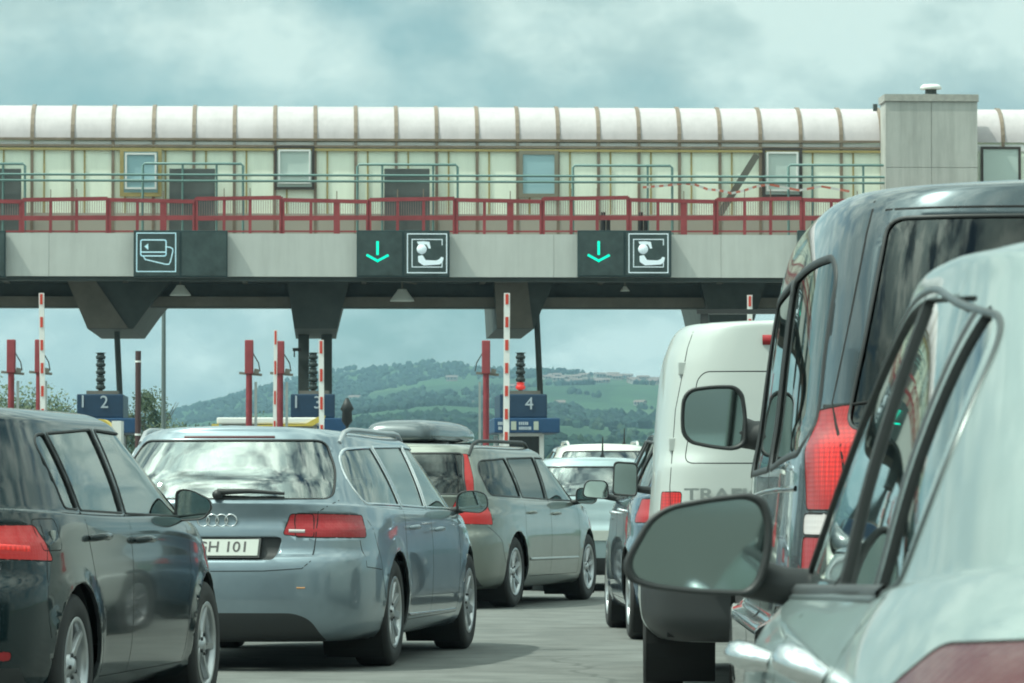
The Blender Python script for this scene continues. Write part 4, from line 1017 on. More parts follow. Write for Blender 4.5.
# --- dark hatchback, left ---------------------------------------------------------------
def golf():
    P = mat('paint_dark_teal', (.008, .017, .019), .12, .0, coat=.5, spec=.3, var=.10, vscale=2.3)
    k = car_keys(.90, -2.09, 2.17, 1.455, zb=(1.0, .955, .72), cowl=1.30, wst=.36, bi=.035, wcant=.225, rb=-1.98, rt=-1.68, zrt=1.395, zs=.90, bow=.07)
    rw = Vector((-1.891, 18.36, 0)); h = 8.3; f = Vector((math.sin(R(h)), math.cos(R(h)), 0)); rt = Vector((f.y, -f.x, 0))
    loc = rw+f*1.31-rt*.88
    c = Car('hatchback', 'nearly black hatchback at the left edge, its rear corner cut off by the picture edge', 'car', loc, h, P, k)
    wx = (-1.31, 1.31); c.flare(wx, .316, .36, .012, .05); c.freeze()
    c.arches(wx, .316, .362)
    wins = [rpoly([(1.02, .948, .02), (-.28, .972, .01), (-.25, 1.357, .02), (.32, 1.342, .05)], .03),
            rpoly([(-.35, .974, .01), (-1.09, .99, .02), (-1.12, 1.33, .02), (-.33, 1.357, .02)], .03),
            rpoly([(-1.13, .992, .02), (-1.31, 1.0, .03), (-1.33, 1.28, .05), (-1.27, 1.32, .03), (-1.155, 1.328, .02)], .03)]
    c.side_windows(wins, GL, BLK, .013)
    tb = MB()
    rear_poly(c, sym([(.0, 1.345), (.58, 1.335), (.66, 1.03), (.0, 1.02)])[1:-1] if False else [(-.56, 1.335), (.56, 1.335), (.66, 1.04), (-.66, 1.04)], 'rear_window', GLD, .06, trim=BLK)
    corner(c, [(-2.06, .36, .80), (-1.66, .885, .775), (-1.80, .885, .93), (-2.03, .36, .93)], 'tail_light', REDG)
    # lit strip of the lamp
    corner(c, [(-2.05, .44, .125+.70), (-1.93, .80, .81), (-1.93, .80, .845), (-2.05, .44, .855)], 'lamp_strip', REDH) if False else None
    for sg in (1, -1):
        b = MB(); c.strip([(sg*.42, .845), (sg*.66, .842), (sg*.80, .83)], RF, .028, .004, False, b, 0); b.build('lamp_strip', REDH, c.root)
    # lower bumper and reflector
    c.paint_region([(-.82, .10), (.82, .10), (.78, .33), (-.78, .33)], RF, 2, .3, 1.0)
    corner(c, [(-2.08, .45, .36), (-1.98, .80, .36), (-1.98, .80, .40), (-2.08, .45, .40)], 'rear_reflector', RED)
    # seams: doors
    A = arc(-1.31, .316, .42, 115, 60, 5)
    seam_sides(c, [[(-.30, 1.36), (-.315, .97), (-.33, .50), (-.34, .25)],
                   [(-1.11, .985), (-1.10, .85), (-1.05, .73)]+arc(-1.31, .316, .44, 48, 8, 5)+[(-.84, .25)],
                   [(.88, .94), (.90, .80), (.86, .55), (.80, .25)], [(-.84, .25), (.80, .25)],
                   [(-1.66, .93), (-1.72, .60), (-1.69, .45)]])
    fr = Frame(-90); q = rpoly([(-1.72, .82), (-1.52, .82), (-1.52, .955), (-1.72, .955)], .03); c.strip(q, fr, .006, .0006, True)
    st, n = c.hit(-1.585, .875, fr); MB().box(st.x-.016, st.x+.016, st.y-.004, st.y+.01, st.z-.03, st.z+.03).build('fuel_flap_sticker', PLT, c.root)
    for f2, sg in c.sides():
        c.handle(-.97*sg, .868, f2, L=.24, w=.034, out=.05); c.handle(-.12*sg, .848, f2, L=.24, w=.034, out=.05)
    c.finish(); c.seats(((.20, .36), (-.62, .34)), .35, 1.0)
    c.wheels(wx, .88, .316, .2, 5, twin=True)
    for sd in (-1, 1):
        c.mirror((.82, sd*.915, 1.00), rpoly([(-.09, -.075), (-.085, .085), (-.01, .085), (.09, .035), (.10, -.01), (.06, -.065)], .045), .13, sd, P, arm_r=.03)
    wiper(c, 0, 1.01, -.32, 1.05) if False else None
    # twin chromed sill strip
    return c
golf()

# --- blue-grey estate ---------------------------------------------------------------
def audi():
    P = mat('paint_steel_blue', (.215, .268, .305), .28, .55, coat=1.0, var=.10, vscale=2.3)
    k = car_keys(.925, -2.50, 2.42, 1.455, zb=(1.0, .95, .72), cowl=1.38, wst=.50, bi=.035, wcant=.235, rb=-2.40, rt=-2.05, zrt=1.415, zs=.90, bow=.08, shelf=.07)
    h = 8.7; f = Vector((math.sin(R(h)), math.cos(R(h)), 0)); rt = Vector((f.y, -f.x, 0))
    loc = Vector((-.767+.04, 26.1, 0))+f*1.42-rt*.90
    c = Car('estate_car', 'steel-blue estate car with silver roof rails, seen from behind, plate reading H 101', 'car', loc, h, P, k)
    wx = (-1.42, 1.42); c.flare(wx, .33, .385, .014, .05); c.freeze(); c.arches(wx, .33, .378)
    wins = [rpoly([(1.08, .952, .02), (-.10, .97, .01), (-.06, 1.365, .02), (.42, 1.35, .05)], .03),
            rpoly([(-.17, .97, .01), (-.98, .985, .01), (-1.13, 1.352, .02), (-.12, 1.365, .02)], .03),
            rpoly([(-1.05, .986, .01), (-1.93, 1.0, .08), (-2.0, 1.14, .1), (-1.92, 1.28, .12), (-1.78, 1.335, .1), (-1.20, 1.35, .02)], .03)]
    c.side_windows(wins, GL, CHR, .022)
    rear_poly(c, [(-.565, 1.385), (.565, 1.385), (.655, 1.20), (.675, 1.03), (-.675, 1.03), (-.655, 1.20)], 'rear_window', GL, .06, trim=BLK, tw=.014)
    q, n = c.hit(0, 1.385, RF); b = MB()
    c.strip([(-.28, 1.402), (.28, 1.402)], RF, .022, .006, False, b, 0); b.build('high_brake_light', REDD, c.root)
    corner(c, [(-2.47, .56, .80), (-2.17, .93, .795), (-2.16, .93, .93), (-2.43, .54, .945)], 'tail_light', RED)
    # inner lamps on the tailgate
    for sg in (1, -1):
        q = rpoly([(sg*.40, .815), (sg*.585, .80), (sg*.575, .94), (sg*.44, .94)], .02)
        c.region(q, RF, 'tailgate_light', RED, 0, .2, 1.0); c.strip(q, RF, .007, .001, True)
        q = [(sg*.425, .825), (sg*.50, .822), (sg*.50, .845), (sg*.432, .848)]; b = MB(); c.strip([(sg*.435, .838), (sg*.53, .836)], RF, .022, .003, False, b, 0); b.build('reversing_light', CLR, c.root)
    # recess for plate, tailgate seam, bumper seam, diffuser
    rc = rpoly([(-.36, .665), (.36, .665), (.40, .80), (-.40, .80)], .03); c.region(rc, RF, 'plate_recess', BLK, .02, .2, 1.0)
    c.plate(0.0, .735, .52, .11, 'GH 101', .098, ts=(1.02, .04), surround=.012)
    c.strip([(-.735, 1.00), (-.66, .94)], RF, .007, .0006)
    for sg in (1, -1):
        c.strip([(sg*.70, 1.02), (sg*.60, .95), (sg*.595, .80), (sg*.58, .66), (sg*.53, .615), (sg*.3, .60), (0, .598)], RF, .008, .0006)
    c.strip([(-.92, .59), (-.60, .60)], RF, .006, .0006)
    c.paint_region(rpoly([(-.66, .16), (.66, .16), (.58, .31), (.48, .35), (-.48, .35), (-.58, .31)], .05), RF, 2, .25, 1.0)
    for sg in (1, -1):
        b = MB(); c.strip([(sg*.50, .50), (sg*.55, .50)], RF, .012, .002, False, b, 0); b.build('bumper_reflector', mat('amber', (.5, .25, .1), .3), c.root)
    # four interlocking rings emblem
    b = MB()
    for i in range(4):
        cx = (i-1.5)*.056; q, n = c.hit(cx, .90, RF); n.z = 0
        b.tube([(q.x-.006-.03*math.sin(a*PI/10)*.06, q.y-.036*math.cos(a*PI/10), .90+.036*math.sin(a*PI/10)) for a in range(20)], .0052, 6, closed=True)
    b.build('ring_emblem', CHR, c.root)
    wiper(c, .0, 1.055, .40, 1.05)
    seam_sides(c, [[(-.13, 1.36), (-.135, .96), (-.14, .50), (-.15, .27)],
                   [(-1.06, .985), (-1.08, .86), (-1.10, .70)]+arc(-1.42, .33, .46, 45, 8, 5)+[(-.93, .27)],
                   [(.95, .94), (.98, .80), (.94, .55), (.90, .27)], [(-.93, .27), (.90, .27)], [(-2.0, .90), (-1.86, .62), (-1.80, .42)], [(-2.16, .78), (-2.14, .62), (-1.87, .60)]])
    for fr, sg in c.sides():
        b = MB(); c.strip([(-.93*sg, .30), (.88*sg, .285)], fr, .022, .006, False, b, 0); b.build('sill_trim', CHR, c.root)
        c.handle(-.84*sg, .845, fr); c.handle(.08*sg, .825, fr)
    c.rail(-1.78, .45, .64, .04, .016, ALU)
    c.finish(); c.seats(((.30, .37), (-.62, .36)), .33, .99)
    c.wheels(wx, .905, .33, .225, 10)
    for sd in (-1, 1): c.mirror((.98, sd*.99, 1.0), rpoly([(-.11, -.06), (-.10, .07), (.02, .085), (.11, .06), (.12, -.03), (.07, -.075)], .05), .13, sd, P, arm_r=.03)
    # blue cloth on the parcel shelf
    m = MB(); rr = random.Random(3); n = 14; m2 = []
    vs = [(-1.95+.55*i/n, -.62+1.0*j/n if False else .15+.55*j/n, .93+.13*math.sin(i*PI/n)*math.sin(j*PI/n)*(.6+.7*rr.random())) for i in range(n+1) for j in range(n+1)]
    m.add(vs, [(i*(n+1)+j, i*(n+1)+j+1, (i+1)*(n+1)+j+1, (i+1)*(n+1)+j) for i in range(n) for j in range(n)], 0, True)
    o = m.build('blue_cloth', mat('blue_cloth', (.06, .34, .52), .7)); o.location = c.root.location; o.rotation_euler = c.root.rotation_euler
    tag(o, 'crumpled bright blue cloth behind the rear glass of the steel-blue estate', 'cloth')
    MB().box(-2.2, -1.1, -.66, .66, .86, .90).build('parcel_shelf', SEAT, c.root)
    return c
audi()

# --- grey-green estate with roof box ------------------------------------------------------
def volvo():
    P = mat('paint_grey_green', (.175, .19, .165), .3, .5, coat=1.0, var=.10, vscale=2.3)
    k = car_keys(.93, -2.44, 2.36, 1.52, zb=(1.03, .98, .76), cowl=1.36, wst=.42, rb=-2.37, rt=-2.06, zrt=1.46, zs=.92, bow=.06, rg=6, wcant=.225, bi=.04, shelf=.05)
    h = 15.0; f = Vector((math.sin(R(h)), math.cos(R(h)), 0)); rt = Vector((f.y, -f.x, 0))
    loc = Vector((.028, 39.3, 0))+f*1.41-rt*.90
    c = Car('estate_car', 'grey-green estate car with a roof box and tall upright red tail lights', 'car', loc, h, P, k)
    wx = (-1.41, 1.41); c.flare(wx, .33, .38, .012, .05); c.freeze(); c.arches(wx, .33, .378)
    wins = [rpoly([(1.05, .982, .02), (-.10, 1.0, .01), (-.06, 1.40, .02), (.36, 1.395, .05)], .03),
            rpoly([(-.17, 1.0, .01), (-1.02, 1.02, .01), (-1.12, 1.385, .02), (-.12, 1.402, .02)], .03),
            rpoly([(-1.09, 1.02, .01), (-1.95, 1.04, .1), (-2.0, 1.25, .15), (-1.88, 1.36, .1), (-1.19, 1.385, .02)], .03)]
    c.side_windows(wins, [GL, GLD, GLD], BLK, .018)
    rear_poly(c, [(-.56, 1.43), (.56, 1.43), (.66, 1.05), (-.66, 1.05)], 'rear_window', GLD, .05, trim=BLK)
    corner(c, [(-2.40, .70, .78), (-2.12, .93, .77), (-2.17, .93, .95), (-2.28, .83, 1.03), (-2.06, .70, 1.42), (-2.16, .62, 1.42), (-2.38, .69, 1.04), (-2.42, .66, .93)], 'tail_light', REDG)
    c.plate(0, .80, .52, .11, None); seam_sides(c, [[(-.13, 1.40), (-.135, .98), (-.15, .30)], [(-1.06, 1.0), (-1.08, .86), (-1.10, .70)]+arc(-1.41, .33, .46, 45, 8, 5)+[(-.93, .28)], [(.95, .97), (.98, .80), (.92, .28)], [(-.93, .28), (.92, .28)], [(-2.12, .75), (-1.88, .62), (-1.80, .42)]])
    for fr, sg in c.sides():
        b = MB(); c.strip([(-.95*sg, .44), (.9*sg, .43)], fr, .03, .01, False, b, 0); b.build('side_trim', P, c.root)
        c.handle(-.86*sg, .875, fr); c.handle(.06*sg, .86, fr)
    c.paint_region([(-.8, .16), (.8, .16), (.74, .38), (-.74, .38)], RF, 2, .25, 1.0)
    c.rail(-1.95, .2, .62, .06, .017, BLK)
    c.finish(); c.seats(((.25, .37), (-.68, .36)), .35, 1.05); c.wheels(wx, .905, .33, .22, 7)
    for sd in (-1, 1): c.mirror((.80, sd*1.03, 1.03), rpoly([(-.11, -.07), (-.10, .08), (.05, .09), (.11, .06), (.11, -.05), (.07, -.08)], .05), .13, sd, P, arm_r=.03)
    # roof box
    P2 = mat('roof_box_grey', (.07, .09, .10), .25, .2, coat=.8)
    n = 26; M2 = MB(); vs = []
    prof = [(-.86, .0), (-.84, .5), (-.74, .85), (-.48, 1.0), (.2, 1.0), (.62, .85), (.88, .45), (.98, .0)]
    for x, s_ in prof:
        for kx in range(n):
            a = 2*PI*kx/n; cy, cz = math.cos(a), math.sin(a); hh = (.165 if cz > 0 else .05)*(.35+.65*s_)
            vs.append((x, .33*(.72+.28*s_)*math.copysign(abs(cy)**.55, cy), hh*math.copysign(abs(cz)**.6, cz)*(1 if s_ > .01 else .3)))
    fs = [(i*n+j, i*n+(j+1) % n, (i+1)*n+(j+1) % n, (i+1)*n+j) for i in range(len(prof)-1) for j in range(n)]+[tuple(range(n)), tuple(range((len(prof)-1)*n, len(prof)*n))]
    M2.add(vs, fs, 0, True)
    bx = thing('roof_box', 'dark grey rounded roof box on the roof of the grey-green estate', 'roof box', loc+f*-.75-rt*.20+Vector((0, 0, 1.585)), c.root.rotation_euler.z)
    M2.build('box_shell', P2, bx)
    m3 = MB()
    for xx in (-.55, .45): m3.box(xx-.025, xx+.025, -.42, .80, -.075, -.045)
    m3.build('cross_bar', BLK, bx)
    return c
volvo()

# --- far pale cars --------------------------------------------------------------------
def plain(name, label, col, px, d, H, hw=.86, h=-2.6, antenna=None, rear=GL, group=None, racks=False, metal=.2):
    P = mat('paint_'+name+str(px), col, .3, metal, coat=1.0, var=.10, vscale=2.3)
    k = car_keys(hw, -2.0, 2.1, H, zb=(H-.49, H-.52, H-.75), cowl=1.0, wst=.1, rb=-1.90, rt=-1.6, zrt=H-.07, zs=H-.58, bow=.07)
    loc = Vector(((px-512)/F*d, d+2.0, 0))
    c = Car(name, label, 'car', loc, h, P, k, .05); wx = (-1.28, 1.28); c.flare(wx, .31, .35, .01, .05); c.freeze(); c.arches(wx, .31, .36)
    z0 = H-.48; z1 = H-.105
    c.side_windows([rpoly([(.85, z0-.01), (-.1, z0), (-.07, z1), (.15, z1)], .03), rpoly([(-.17, z0), (-.95, z0+.01), (-1.1, z1-.03), (-.13, z1)], .03)], GL, BLK, .018)
    rear_poly(c, [(-.56, H-.115), (.56, H-.115), (.66, H-.43), (-.66, H-.43)], 'rear_window', rear, .06, trim=BLK)
    corner(c, [(-1.95, .50, .80), (-1.66, hw+.02, .80), (-1.72, hw+.02, H-.52), (-1.92, .56, H-.52)], 'tail_light', RED)
    c.plate(0, .60, .52, .11, None)
    seam_sides(c, [[(-.13, z1), (-.14, .28)], [(.9, z0), (.9, .28)], [(-.93, .28), (.9, .28)]])
    c.paint_region([(-.75, .14), (.75, .14), (.7, .36), (-.7, .36)], RF, 2, .25, 1.0)
    c.finish(); c.seats(((.2, .36), (-.6, .34)), .35, z0+.05); c.wheels(wx, hw-.02, .31, .19, 8)
    for sd in (-1, 1): c.mirror((.76, sd*(hw+.09), z0+.05), rpoly([(-.10, -.06), (-.09, .07), (.08, .07), (.10, -.05)], .04), .12, sd, P, arm_r=.028)
    if antenna:
        b = MB(); q = c.bvh.ray_cast(Vector((-1.45, antenna, 4)), Vector((0, 0, -1)))[0]
        b.tube([q, q+Vector((-.02, 0, .04)), q+Vector((-.08, 0, .22))], [.03, .012, .006], 8); b.build('antenna', BLK, c.root)
    if racks:
        c.rail(-1.3, .4, .5, .05, .02, P)
    return c
plain('hatchback', 'pale ice-blue hatchback with a short roof antenna, ahead of the grey-green estate', (.36, .45, .47), 588, 45.5, 1.46, antenna=-.1)
plain('people_carrier', 'cream-white people carrier, furthest vehicle of the queue, only its roof showing', (.72, .72, .66), 600, 58, 1.75, .88, antenna=-.28, racks=True)

# --- dark blue car beside the van -----------------------------------------------------
def bluecar():
    P = mat('paint_dark_blue', (.05, .09, .135), .22, .45, coat=1.0, var=.10, vscale=2.3)
    k = car_keys(.89, -2.05, 2.12, 1.56, zb=(1.06, 1.0, .78), cowl=1.35, wst=.4, rb=-1.95, bi=.04, rt=-1.72, zrt=1.49, zs=.95, bow=.06)
    loc = Vector((.79+.88, 32.15, 0)); h = -2.0
    c = Car('hatchback', 'dark blue tall hatchback mostly hidden by the white van, two left wheels showing', 'car', loc, h, P, k)
    wx = (-1.34, 1.34); c.flare(wx, .315, .36, .015, .05); c.freeze(); c.arches(wx, .315, .362)
    c.side_windows([rpoly([(.98, 1.01), (-.1, 1.03), (-.07, 1.455), (.22, 1.45)], .03), rpoly([(-.17, 1.03), (-.95, 1.05), (-1.1, 1.43), (-.13, 1.455)], .03), rpoly([(-1.02, 1.06), (-1.6, 1.09), (-1.55, 1.3), (-1.18, 1.42)], .05)], GL, BLK, .02)
    rear_poly(c, [(-.56, 1.44), (.56, 1.44), (.66, 1.1), (-.66, 1.1)], 'rear_window', GLD, .06, trim=BLK)
    corner(c, [(-1.98, .55, .85), (-1.7, .91, .85), (-1.74, .91, 1.02), (-1.95, .6, 1.02)], 'tail_light', RED)
    seam_sides(c, [[(-.13, 1.45), (-.14, .28)], [(-.93, 1.0), (-.98, .7), (-.9, .28)], [(1.0, 1.0), (.9, .28)], [(-.9, .28), (.9, .28)]])
    for fr, sg in c.sides(): c.handle(-.8*sg, .93, fr, CHR); c.handle(.06*sg, .91, fr, CHR)
    c.finish(); c.seats(((.2, .36), (-.6, .34)), .4, 1.1); c.wheels(wx, .87, .315, .2, 7)
    for sd in (-1, 1): c.mirror((.86, sd*.99, 1.08), rpoly([(-.11, -.07), (-.10, .08), (.08, .085), (.11, -.05)], .05), .13, sd, BLK, arm_r=.028)
    return c
bluecar()

def van_keys(hw, xr, xf, H, tp, nr=8, lean=.12, zl=.28, cowl=None, wst=None, hood=1.05, rs=1.0, bow=.04, bi=0.0):
    cowl = xf-.45 if cowl is None else cowl; wst = xf-1.25 if wst is None else wst; k = []
    def a(z, w, dx, f_, n=nr, nf=4): k.append(dict(z=z, w=w, xr=xr+dx, xf=f_, nr=n, nf=nf, bow=bow))
    a(zl, .3, .4, xf-.4); a(zl+.005, hw-.14, .12, xf-.15); a(zl+.06, hw-.05, .03, xf-.03); a(zl+.14, hw-.01, 0, xf); a(.58, hw, 0, xf); a(.66, hw, .01, xf-.01)
    a(.70, hw-.002-bi*.7, .055, xf-.02); a(.90, hw-.004-bi*.9, .06, xf-.05)
    a((1.08, 1.06, .95), hw-.012-bi, .065, xf-.1); a((1.2, 1.14, 1.1), hw-.03-bi*.8, .07, cowl+.12, nf=4.6)
    T = [(t, w) for t, w in tp]
    for i, (t, w) in enumerate(T):
        z = 1.2+(H-.035-1.2)*t
        kk = i/(len(T)-1); a((z, z+.02*t, 1.12+(H-.10-1.12)*min(1, t*1.02)), hw-w, .07+(lean-.07)*t**1.4, cowl+(wst-cowl)*t, n=nr-1.5, nf=5)
    w = hw-T[-1][1]
    for s_, dz in ((.82, .018), (.5, .03), (0, .035)):
        a((H-.035+dz*.7, H-.015+dz, H-.10+dz), w*s_, lean+.03*(1-s_)+.01, wst-.05, n=nr-1.5, nf=5)
    return k
# --- white van -----------------------------------------------------------------------
def van():
    P = mat('paint_white_van', (.44, .465, .445), .35, .0, coat=.6)
    k = van_keys(.95, -2.30, 2.4, 1.985, [(.12, .075), (.45, .095), (.72, .12), (.86, .155), (.94, .185), (1, .24)], lean=.14, bi=.05)
    h = 2.0; loc = Vector((.735+.95+.0, 21.9+2.3, 0))
    c = Car('panel_van', 'white panel van with dark grey rear bumper, left of the dark people mover', 'van', loc, h, P, k)
    wx = (-1.25, 1.55); c.flare(wx, .34, .40, .012, .05, .85); c.freeze(); c.arches(wx, .34, .40)
    c.side_windows([rpoly([(1.5, 1.13), (.75, 1.13), (.75, 1.62), (1.05, 1.62)], .05)], GL, BLK, .02)
    # split rear doors: outline recess, hinges, lettering
    for sg in (-1, 1):
        c.strip([(sg*.775, .74), (sg*.785, 1.1), (sg*.755, 1.5), (sg*.69, 1.83), (sg*.66, 1.915)], RF, .012, .0006)
        c.strip(rpoly([(sg*.12, 1.22), (sg*.12, 1.70), (sg*.60, 1.70), (sg*.64, 1.66), (sg*.71, 1.22)], .05), RF, .008, .0008, True)
        for z in (.95, 1.32, 1.72):
            q, n = c.hit(sg*.77 if z < 1.5 else sg*.72, z, RF); MB().box(q.x-.022, q.x+.01, q.y-.02, q.y+.02, z-.035, z+.035).build('door_hinge', P, c.root, bevel=.006)
    c.strip([(0, .74), (0, 1.90)], RF, .012, .0006); c.strip([(-.78, .735), (.78, .735)], RF, .012, .0006)
    c.paint_region([(-1.0, .2), (1.0, .2), (1.0, .655), (-1.0, .655)], RF, 2, .2, 1.0)
    for fr, sg in c.sides(): c.paint_region([(-2.4*sg, .2), (-1.72*sg, .2), (-1.66*sg, .655), (-2.4*sg, .655)], fr, 2, .1, .3)
    corner(c, [(-2.27, .86, .74), (-2.13, .97, .74), (-2.13, .97, 1.07), (-2.27, .84, 1.07)], 'tail_light', REDL)
    b = MB(); q, n = c.hit(-.0, 1.87, RF); c.strip([(-.30, 1.865), (-.14, 1.865)], RF, .055, .02, False, b, 0); b.build('high_brake_light', RED, c.root)
    q, n = c.hit(-.45, 1.055, RF); me = text_mesh('TRAFIC', .085, .004, bold=.002, sx=1.5); me.transform(Matrix(((0, 0, -1, q.x-.004), (-1, 0, 0, .50), (0, 1, 0, 1.055), (0, 0, 0, 1))))
    link('badge_lettering', me, mat('badge_grey', (.33, .35, .34), .3, .5), c.root)
    c.plate(-.25, .84, .52, .11, None)
    # bumper step
    MB().box(-2.36, -2.30, -.60, .60, .60, .64).build('bumper_step', BLK, c.root, bevel=.01)
    c.finish(floor=(-2.1, 2.1, .8, .33)); c.seats(((1.0, .45),), .7, 1.35); c.wheels(wx, .925, .34, .22, 6, rr=.6)
    for sd in (-1, 1): c.mirror((1.62, sd*1.05, 1.15), rpoly([(-.075, -.11), (-.08, .10), (.07, .11), (.08, -.10)], .03), .12, sd, BLK, arm_r=.025)
    # roof bars
    for x in (-1.75,):
        b = MB(); b.bar((x, -.64, 2.03), (x, .64, 2.03), .05, .025)
        for sg in (-1, 1): b.bar((x, sg*.60, 1.94), (x, sg*.60, 2.02), .04, .04)
        b.build('roof_bar', BLK, c.root)
    return c
van()
# --- dark people mover ---------------------------------------------------------------
def viano():
    P = mat('paint_graphite', (.05, .068, .078), .25, .5, coat=1.0, var=.10, vscale=2.3)
    k = van_keys(1.02, -2.05, 2.75, 1.955, [(.10, .10), (.40, .125), (.70, .155), (.88, .185), (.96, .215), (1, .265)], lean=.26, nr=7, hood=1.0, bow=.06, bi=.06)
    h = .8; loc = Vector((.80+.95-.0, 11.4+2.05, 0))
    c = Car('people_mover', 'graphite people mover with a lit red brake light, tallest vehicle on the right', 'van', loc, h, P, k, .025)
    wx = (-1.35, 1.85); c.flare(wx, .34, .40, .006, .05, .85); c.freeze(); c.arches(wx, .34, .40)
    c.side_windows([rpoly([(1.92, 1.12), (1.12, 1.13), (1.10, 1.66), (1.35, 1.66)], .06), rpoly([(1.0, 1.13), (-.22, 1.14), (-.22, 1.73), (.98, 1.71)], .06), rpoly([(-.32, 1.14), (-1.55, 1.18), (-1.52, 1.68), (-1.44, 1.74), (-.32, 1.73)], .08)], [GL, GLD, GLD], BLK, .025)
    q = rear_poly(c, [(-.675, 1.835), (.675, 1.835), (.80, 1.24), (-.80, 1.24)], 'rear_window', GLD, .05, trim=BLK, tw=.012)
    for sg in (-1, 1):
        c.strip([(sg*.705, 1.89), (sg*.73, 1.80), (sg*.83, 1.32), (sg*.79, .9), (sg*.78, .72)], RF, .014, .0006)
    c.strip([(-.68, 1.86), (.68, 1.86)], RF, .01, .001, mi=1)
    cp = [(-2.0, .865, 1.02), (-1.72, .97, 1.02), (-1.63, .97, 1.30), (-1.93, .845, 1.32)]
    corner(c, cp, 'tail_light', REDB, label='bright red upper lens, lit')
    cp = [(-2.01, .82, .95), (-1.70, .97, .95), (-1.70, .97, 1.01), (-2.01, .82, 1.01)]
    corner(c, cp, 'indicator_lens', CLR)
    corner(c, [(-2.01, .82, .82), (-1.70, .97, .82), (-1.70, .97, .945), (-2.01, .82, .945)], 'tail_light', RED)
    for fr, sg in c.sides():
        b = MB(); c.strip([(-1.5*sg, 1.08), (-.2*sg, 1.07), (1.8*sg, 1.04)], fr, .02, .005, False, b, 0); b.build('waist_trim', P, c.root)
        c.handle(1.25*sg, .98, fr); c.handle(.75*sg, .98, fr)
    seam_sides(c, [[(1.06, 1.7), (1.06, .35)], [(-.27, 1.7), (-.27, .75), (-.6, .35)], [(2.0, 1.1), (1.95, .7), (1.5, .35)]], .01)
    c.finish(floor=(-1.9, 2.4, .8, .33)); c.seats(((1.1, .45), (.1, .45), (-.9, .45)), .6, 1.30); c.wheels(wx, .96, .34, .22, 7)
    s7 = 1/(748*1.0)
    out = [((400-x)*s7, (300-y)*s7) for x, y in [(324, 300), (328, 256), (345, 234), (400, 226), (452, 226), (472, 245), (480, 300), (478, 372), (450, 385), (400, 380), (345, 368), (326, 345)]]
    out = rpoly(out, .03, 3)
    for sd in (-1, 1):
        c.mirror((1.75, sd*1.05, 1.345), [(a*1.16, b*1.12) for a, b in out], .15, sd, BLK, arm_r=.06)
    # roof aerial fin at the edge
    return c
    qa = [c.bvh.ray_cast(Vector((-1.70, y_, 4)), Vector((0, 0, -1)))[0] for y_ in (.76, .70, .62, .56)]; b = MB(); b.tube([q_+Vector((0, 0, .004)) for q_ in qa], .014, 6); b.build('roof_cap', BLK, c.root)
    return c
viano()
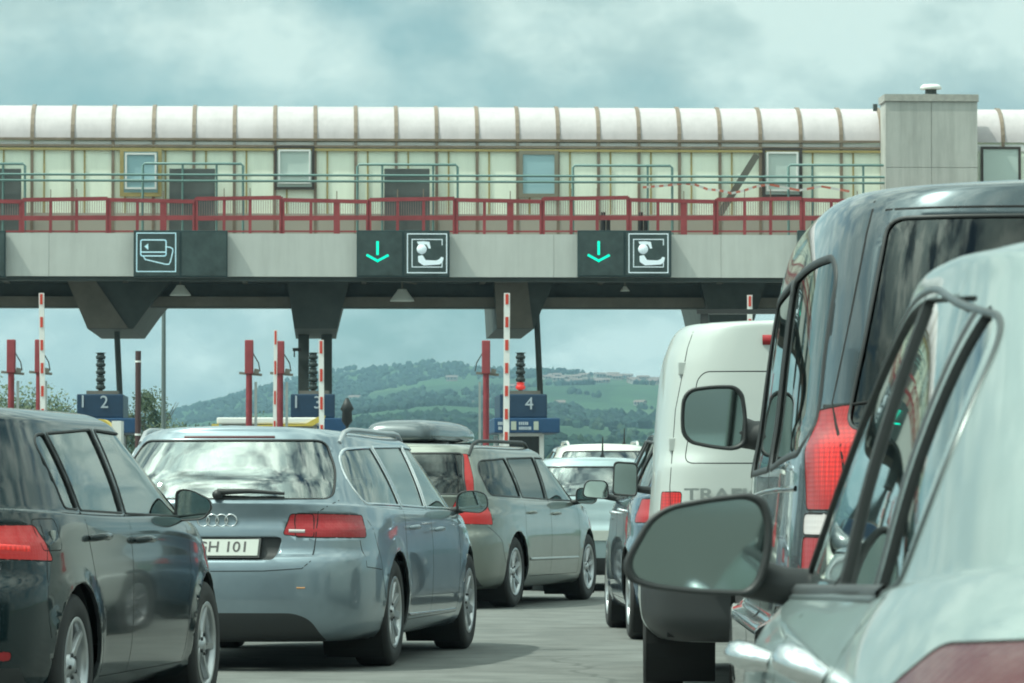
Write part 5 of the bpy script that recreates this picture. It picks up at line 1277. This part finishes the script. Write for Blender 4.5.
# --- silver saloon, right foreground ----------------------------------------------------
def silver():
    P = mat('paint_silver_green', (.25, .305, .30), .36, .45, coat=.6, var=.10, vscale=2.3)
    k = car_keys(.885, -1.98, 2.25, 1.415, zb=(1.0, .93, .72), cowl=1.46, wst=.60, bi=.085, rb=-1.6, rt=-.95, zrt=1.345, cr=.042, zs=.90, bow=.10, wcant=.235, rg=5, shelf=.04)
    h = .7; loc = Vector((1.236, 5.85, 0))
    c = Car('saloon_car', 'pale silver-green car in the right foreground, cut off by the picture edge', 'car', loc, h, P, k, .015, u=(36, 90))
    wx = (-1.32, 1.34); c.flare(wx, .31, .36, .012, .05); c.freeze(); c.arches(wx, .31, .36)
    w = [rpoly([(.93, .917, .02), (-.04, .938, .01), (-.04, 1.334, .01), (.27, 1.322, .34)], .03, 8),
         rpoly([(-.06, .939, .01), (-.66, .951, .01), (-.70, 1.310, .02), (-.06, 1.334, .01)], .03, 8),
         rpoly([(-.73, .953, .01), (-.94, .96, .03), (-.97, 1.10, .08), (-.88, 1.25, .06), (-.77, 1.300, .02)], .03, 8)]
    c.side_windows(w, GLS, None)
    outl = rpoly([(1.0, .900, .02), (-.97, .945, .06), (-1.01, 1.10, .12), (-.90, 1.275, .16), (-.12, 1.352, .3), (.30, 1.335, .30)], .03, 10)
    for fr, sg in c.sides():
        tb = MB(); c.strip([(x*sg, z) for x, z in outl], fr, .012, .003, True, tb, 0); tb.build('window_surround', mat('trim_grey', (.07, .08, .08), .3, .6), c.root)
        tb = MB(); c.strip([(.97*sg, .912), (0, .933), (-.95*sg, .953)], fr, .022, .007, False, tb, 0); tb.build('waist_seal', BLK, c.root)
        for p in ([(-.05, .94), (-.05, 1.325)], [(-.695, .953), (-.73, 1.295)]):
            tb = MB(); c.strip([(x*sg, z) for x, z in p], fr, .012 if p[0][0] > -.1 else .034, .002, False, tb, 0); tb.build('window_pillar', BLK, c.root)
        c.handle(-.93*sg, .856, fr, CHR, .13, .040, .045); c.handle(.22*sg, .828, fr, CHR, .13, .040, .045)
    rear_poly(c, [(-.50, 1.34), (.50, 1.34), (.62, 1.02), (-.62, 1.02)], 'rear_window', GLD, .06, trim=BLK)
    corner(c, [(-1.94, .46, .72), (-1.56, .90, .74), (-1.48, .90, .82), (-1.64, .88, .915), (-1.86, .46, .94)], 'tail_light', REDD)
    seam_sides(c, [[(-.05, 1.34), (-.05, .93), (-.06, .26)], [(-1.03, .95), (-1.06, .80), (-1.05, .62)]+arc(-1.32, .31, .43, 40, 8, 5)+[(-.85, .26)], [(1.0, .90), (1.0, .7), (.93, .26)]], .006)
    c.strip([(.55, .95), (.60, .80), (.58, .50), (-.58, .50), (-.60, .80), (-.55, .95)], RF, .006, .0006)
    c.finish(); c.seats(((.25, .36), (-.6, .34)), .35, 1.0); c.wheels(wx, .865, .31, .2, 7)
    s7 = 1/1772
    out = [((400-x)*s7, (280-y)*s7) for x, y in [(198, 335), (212, 300), (268, 205), (325, 172), (450, 149), (545, 139), (585, 155), (605, 210), (603, 300), (575, 385), (545, 415), (400, 410), (270, 395), (212, 375)]]
    out = rpoly(out, .025, 3)
    for sd in (-1, 1): c.mirror((.86, sd*(.952), .985), [(a*1.05, b*1.06) for a, b in out], .15, sd, mat('mirror_grey_green', (.05, .07, .07), .4), arm_r=.035)
    return c
silver()
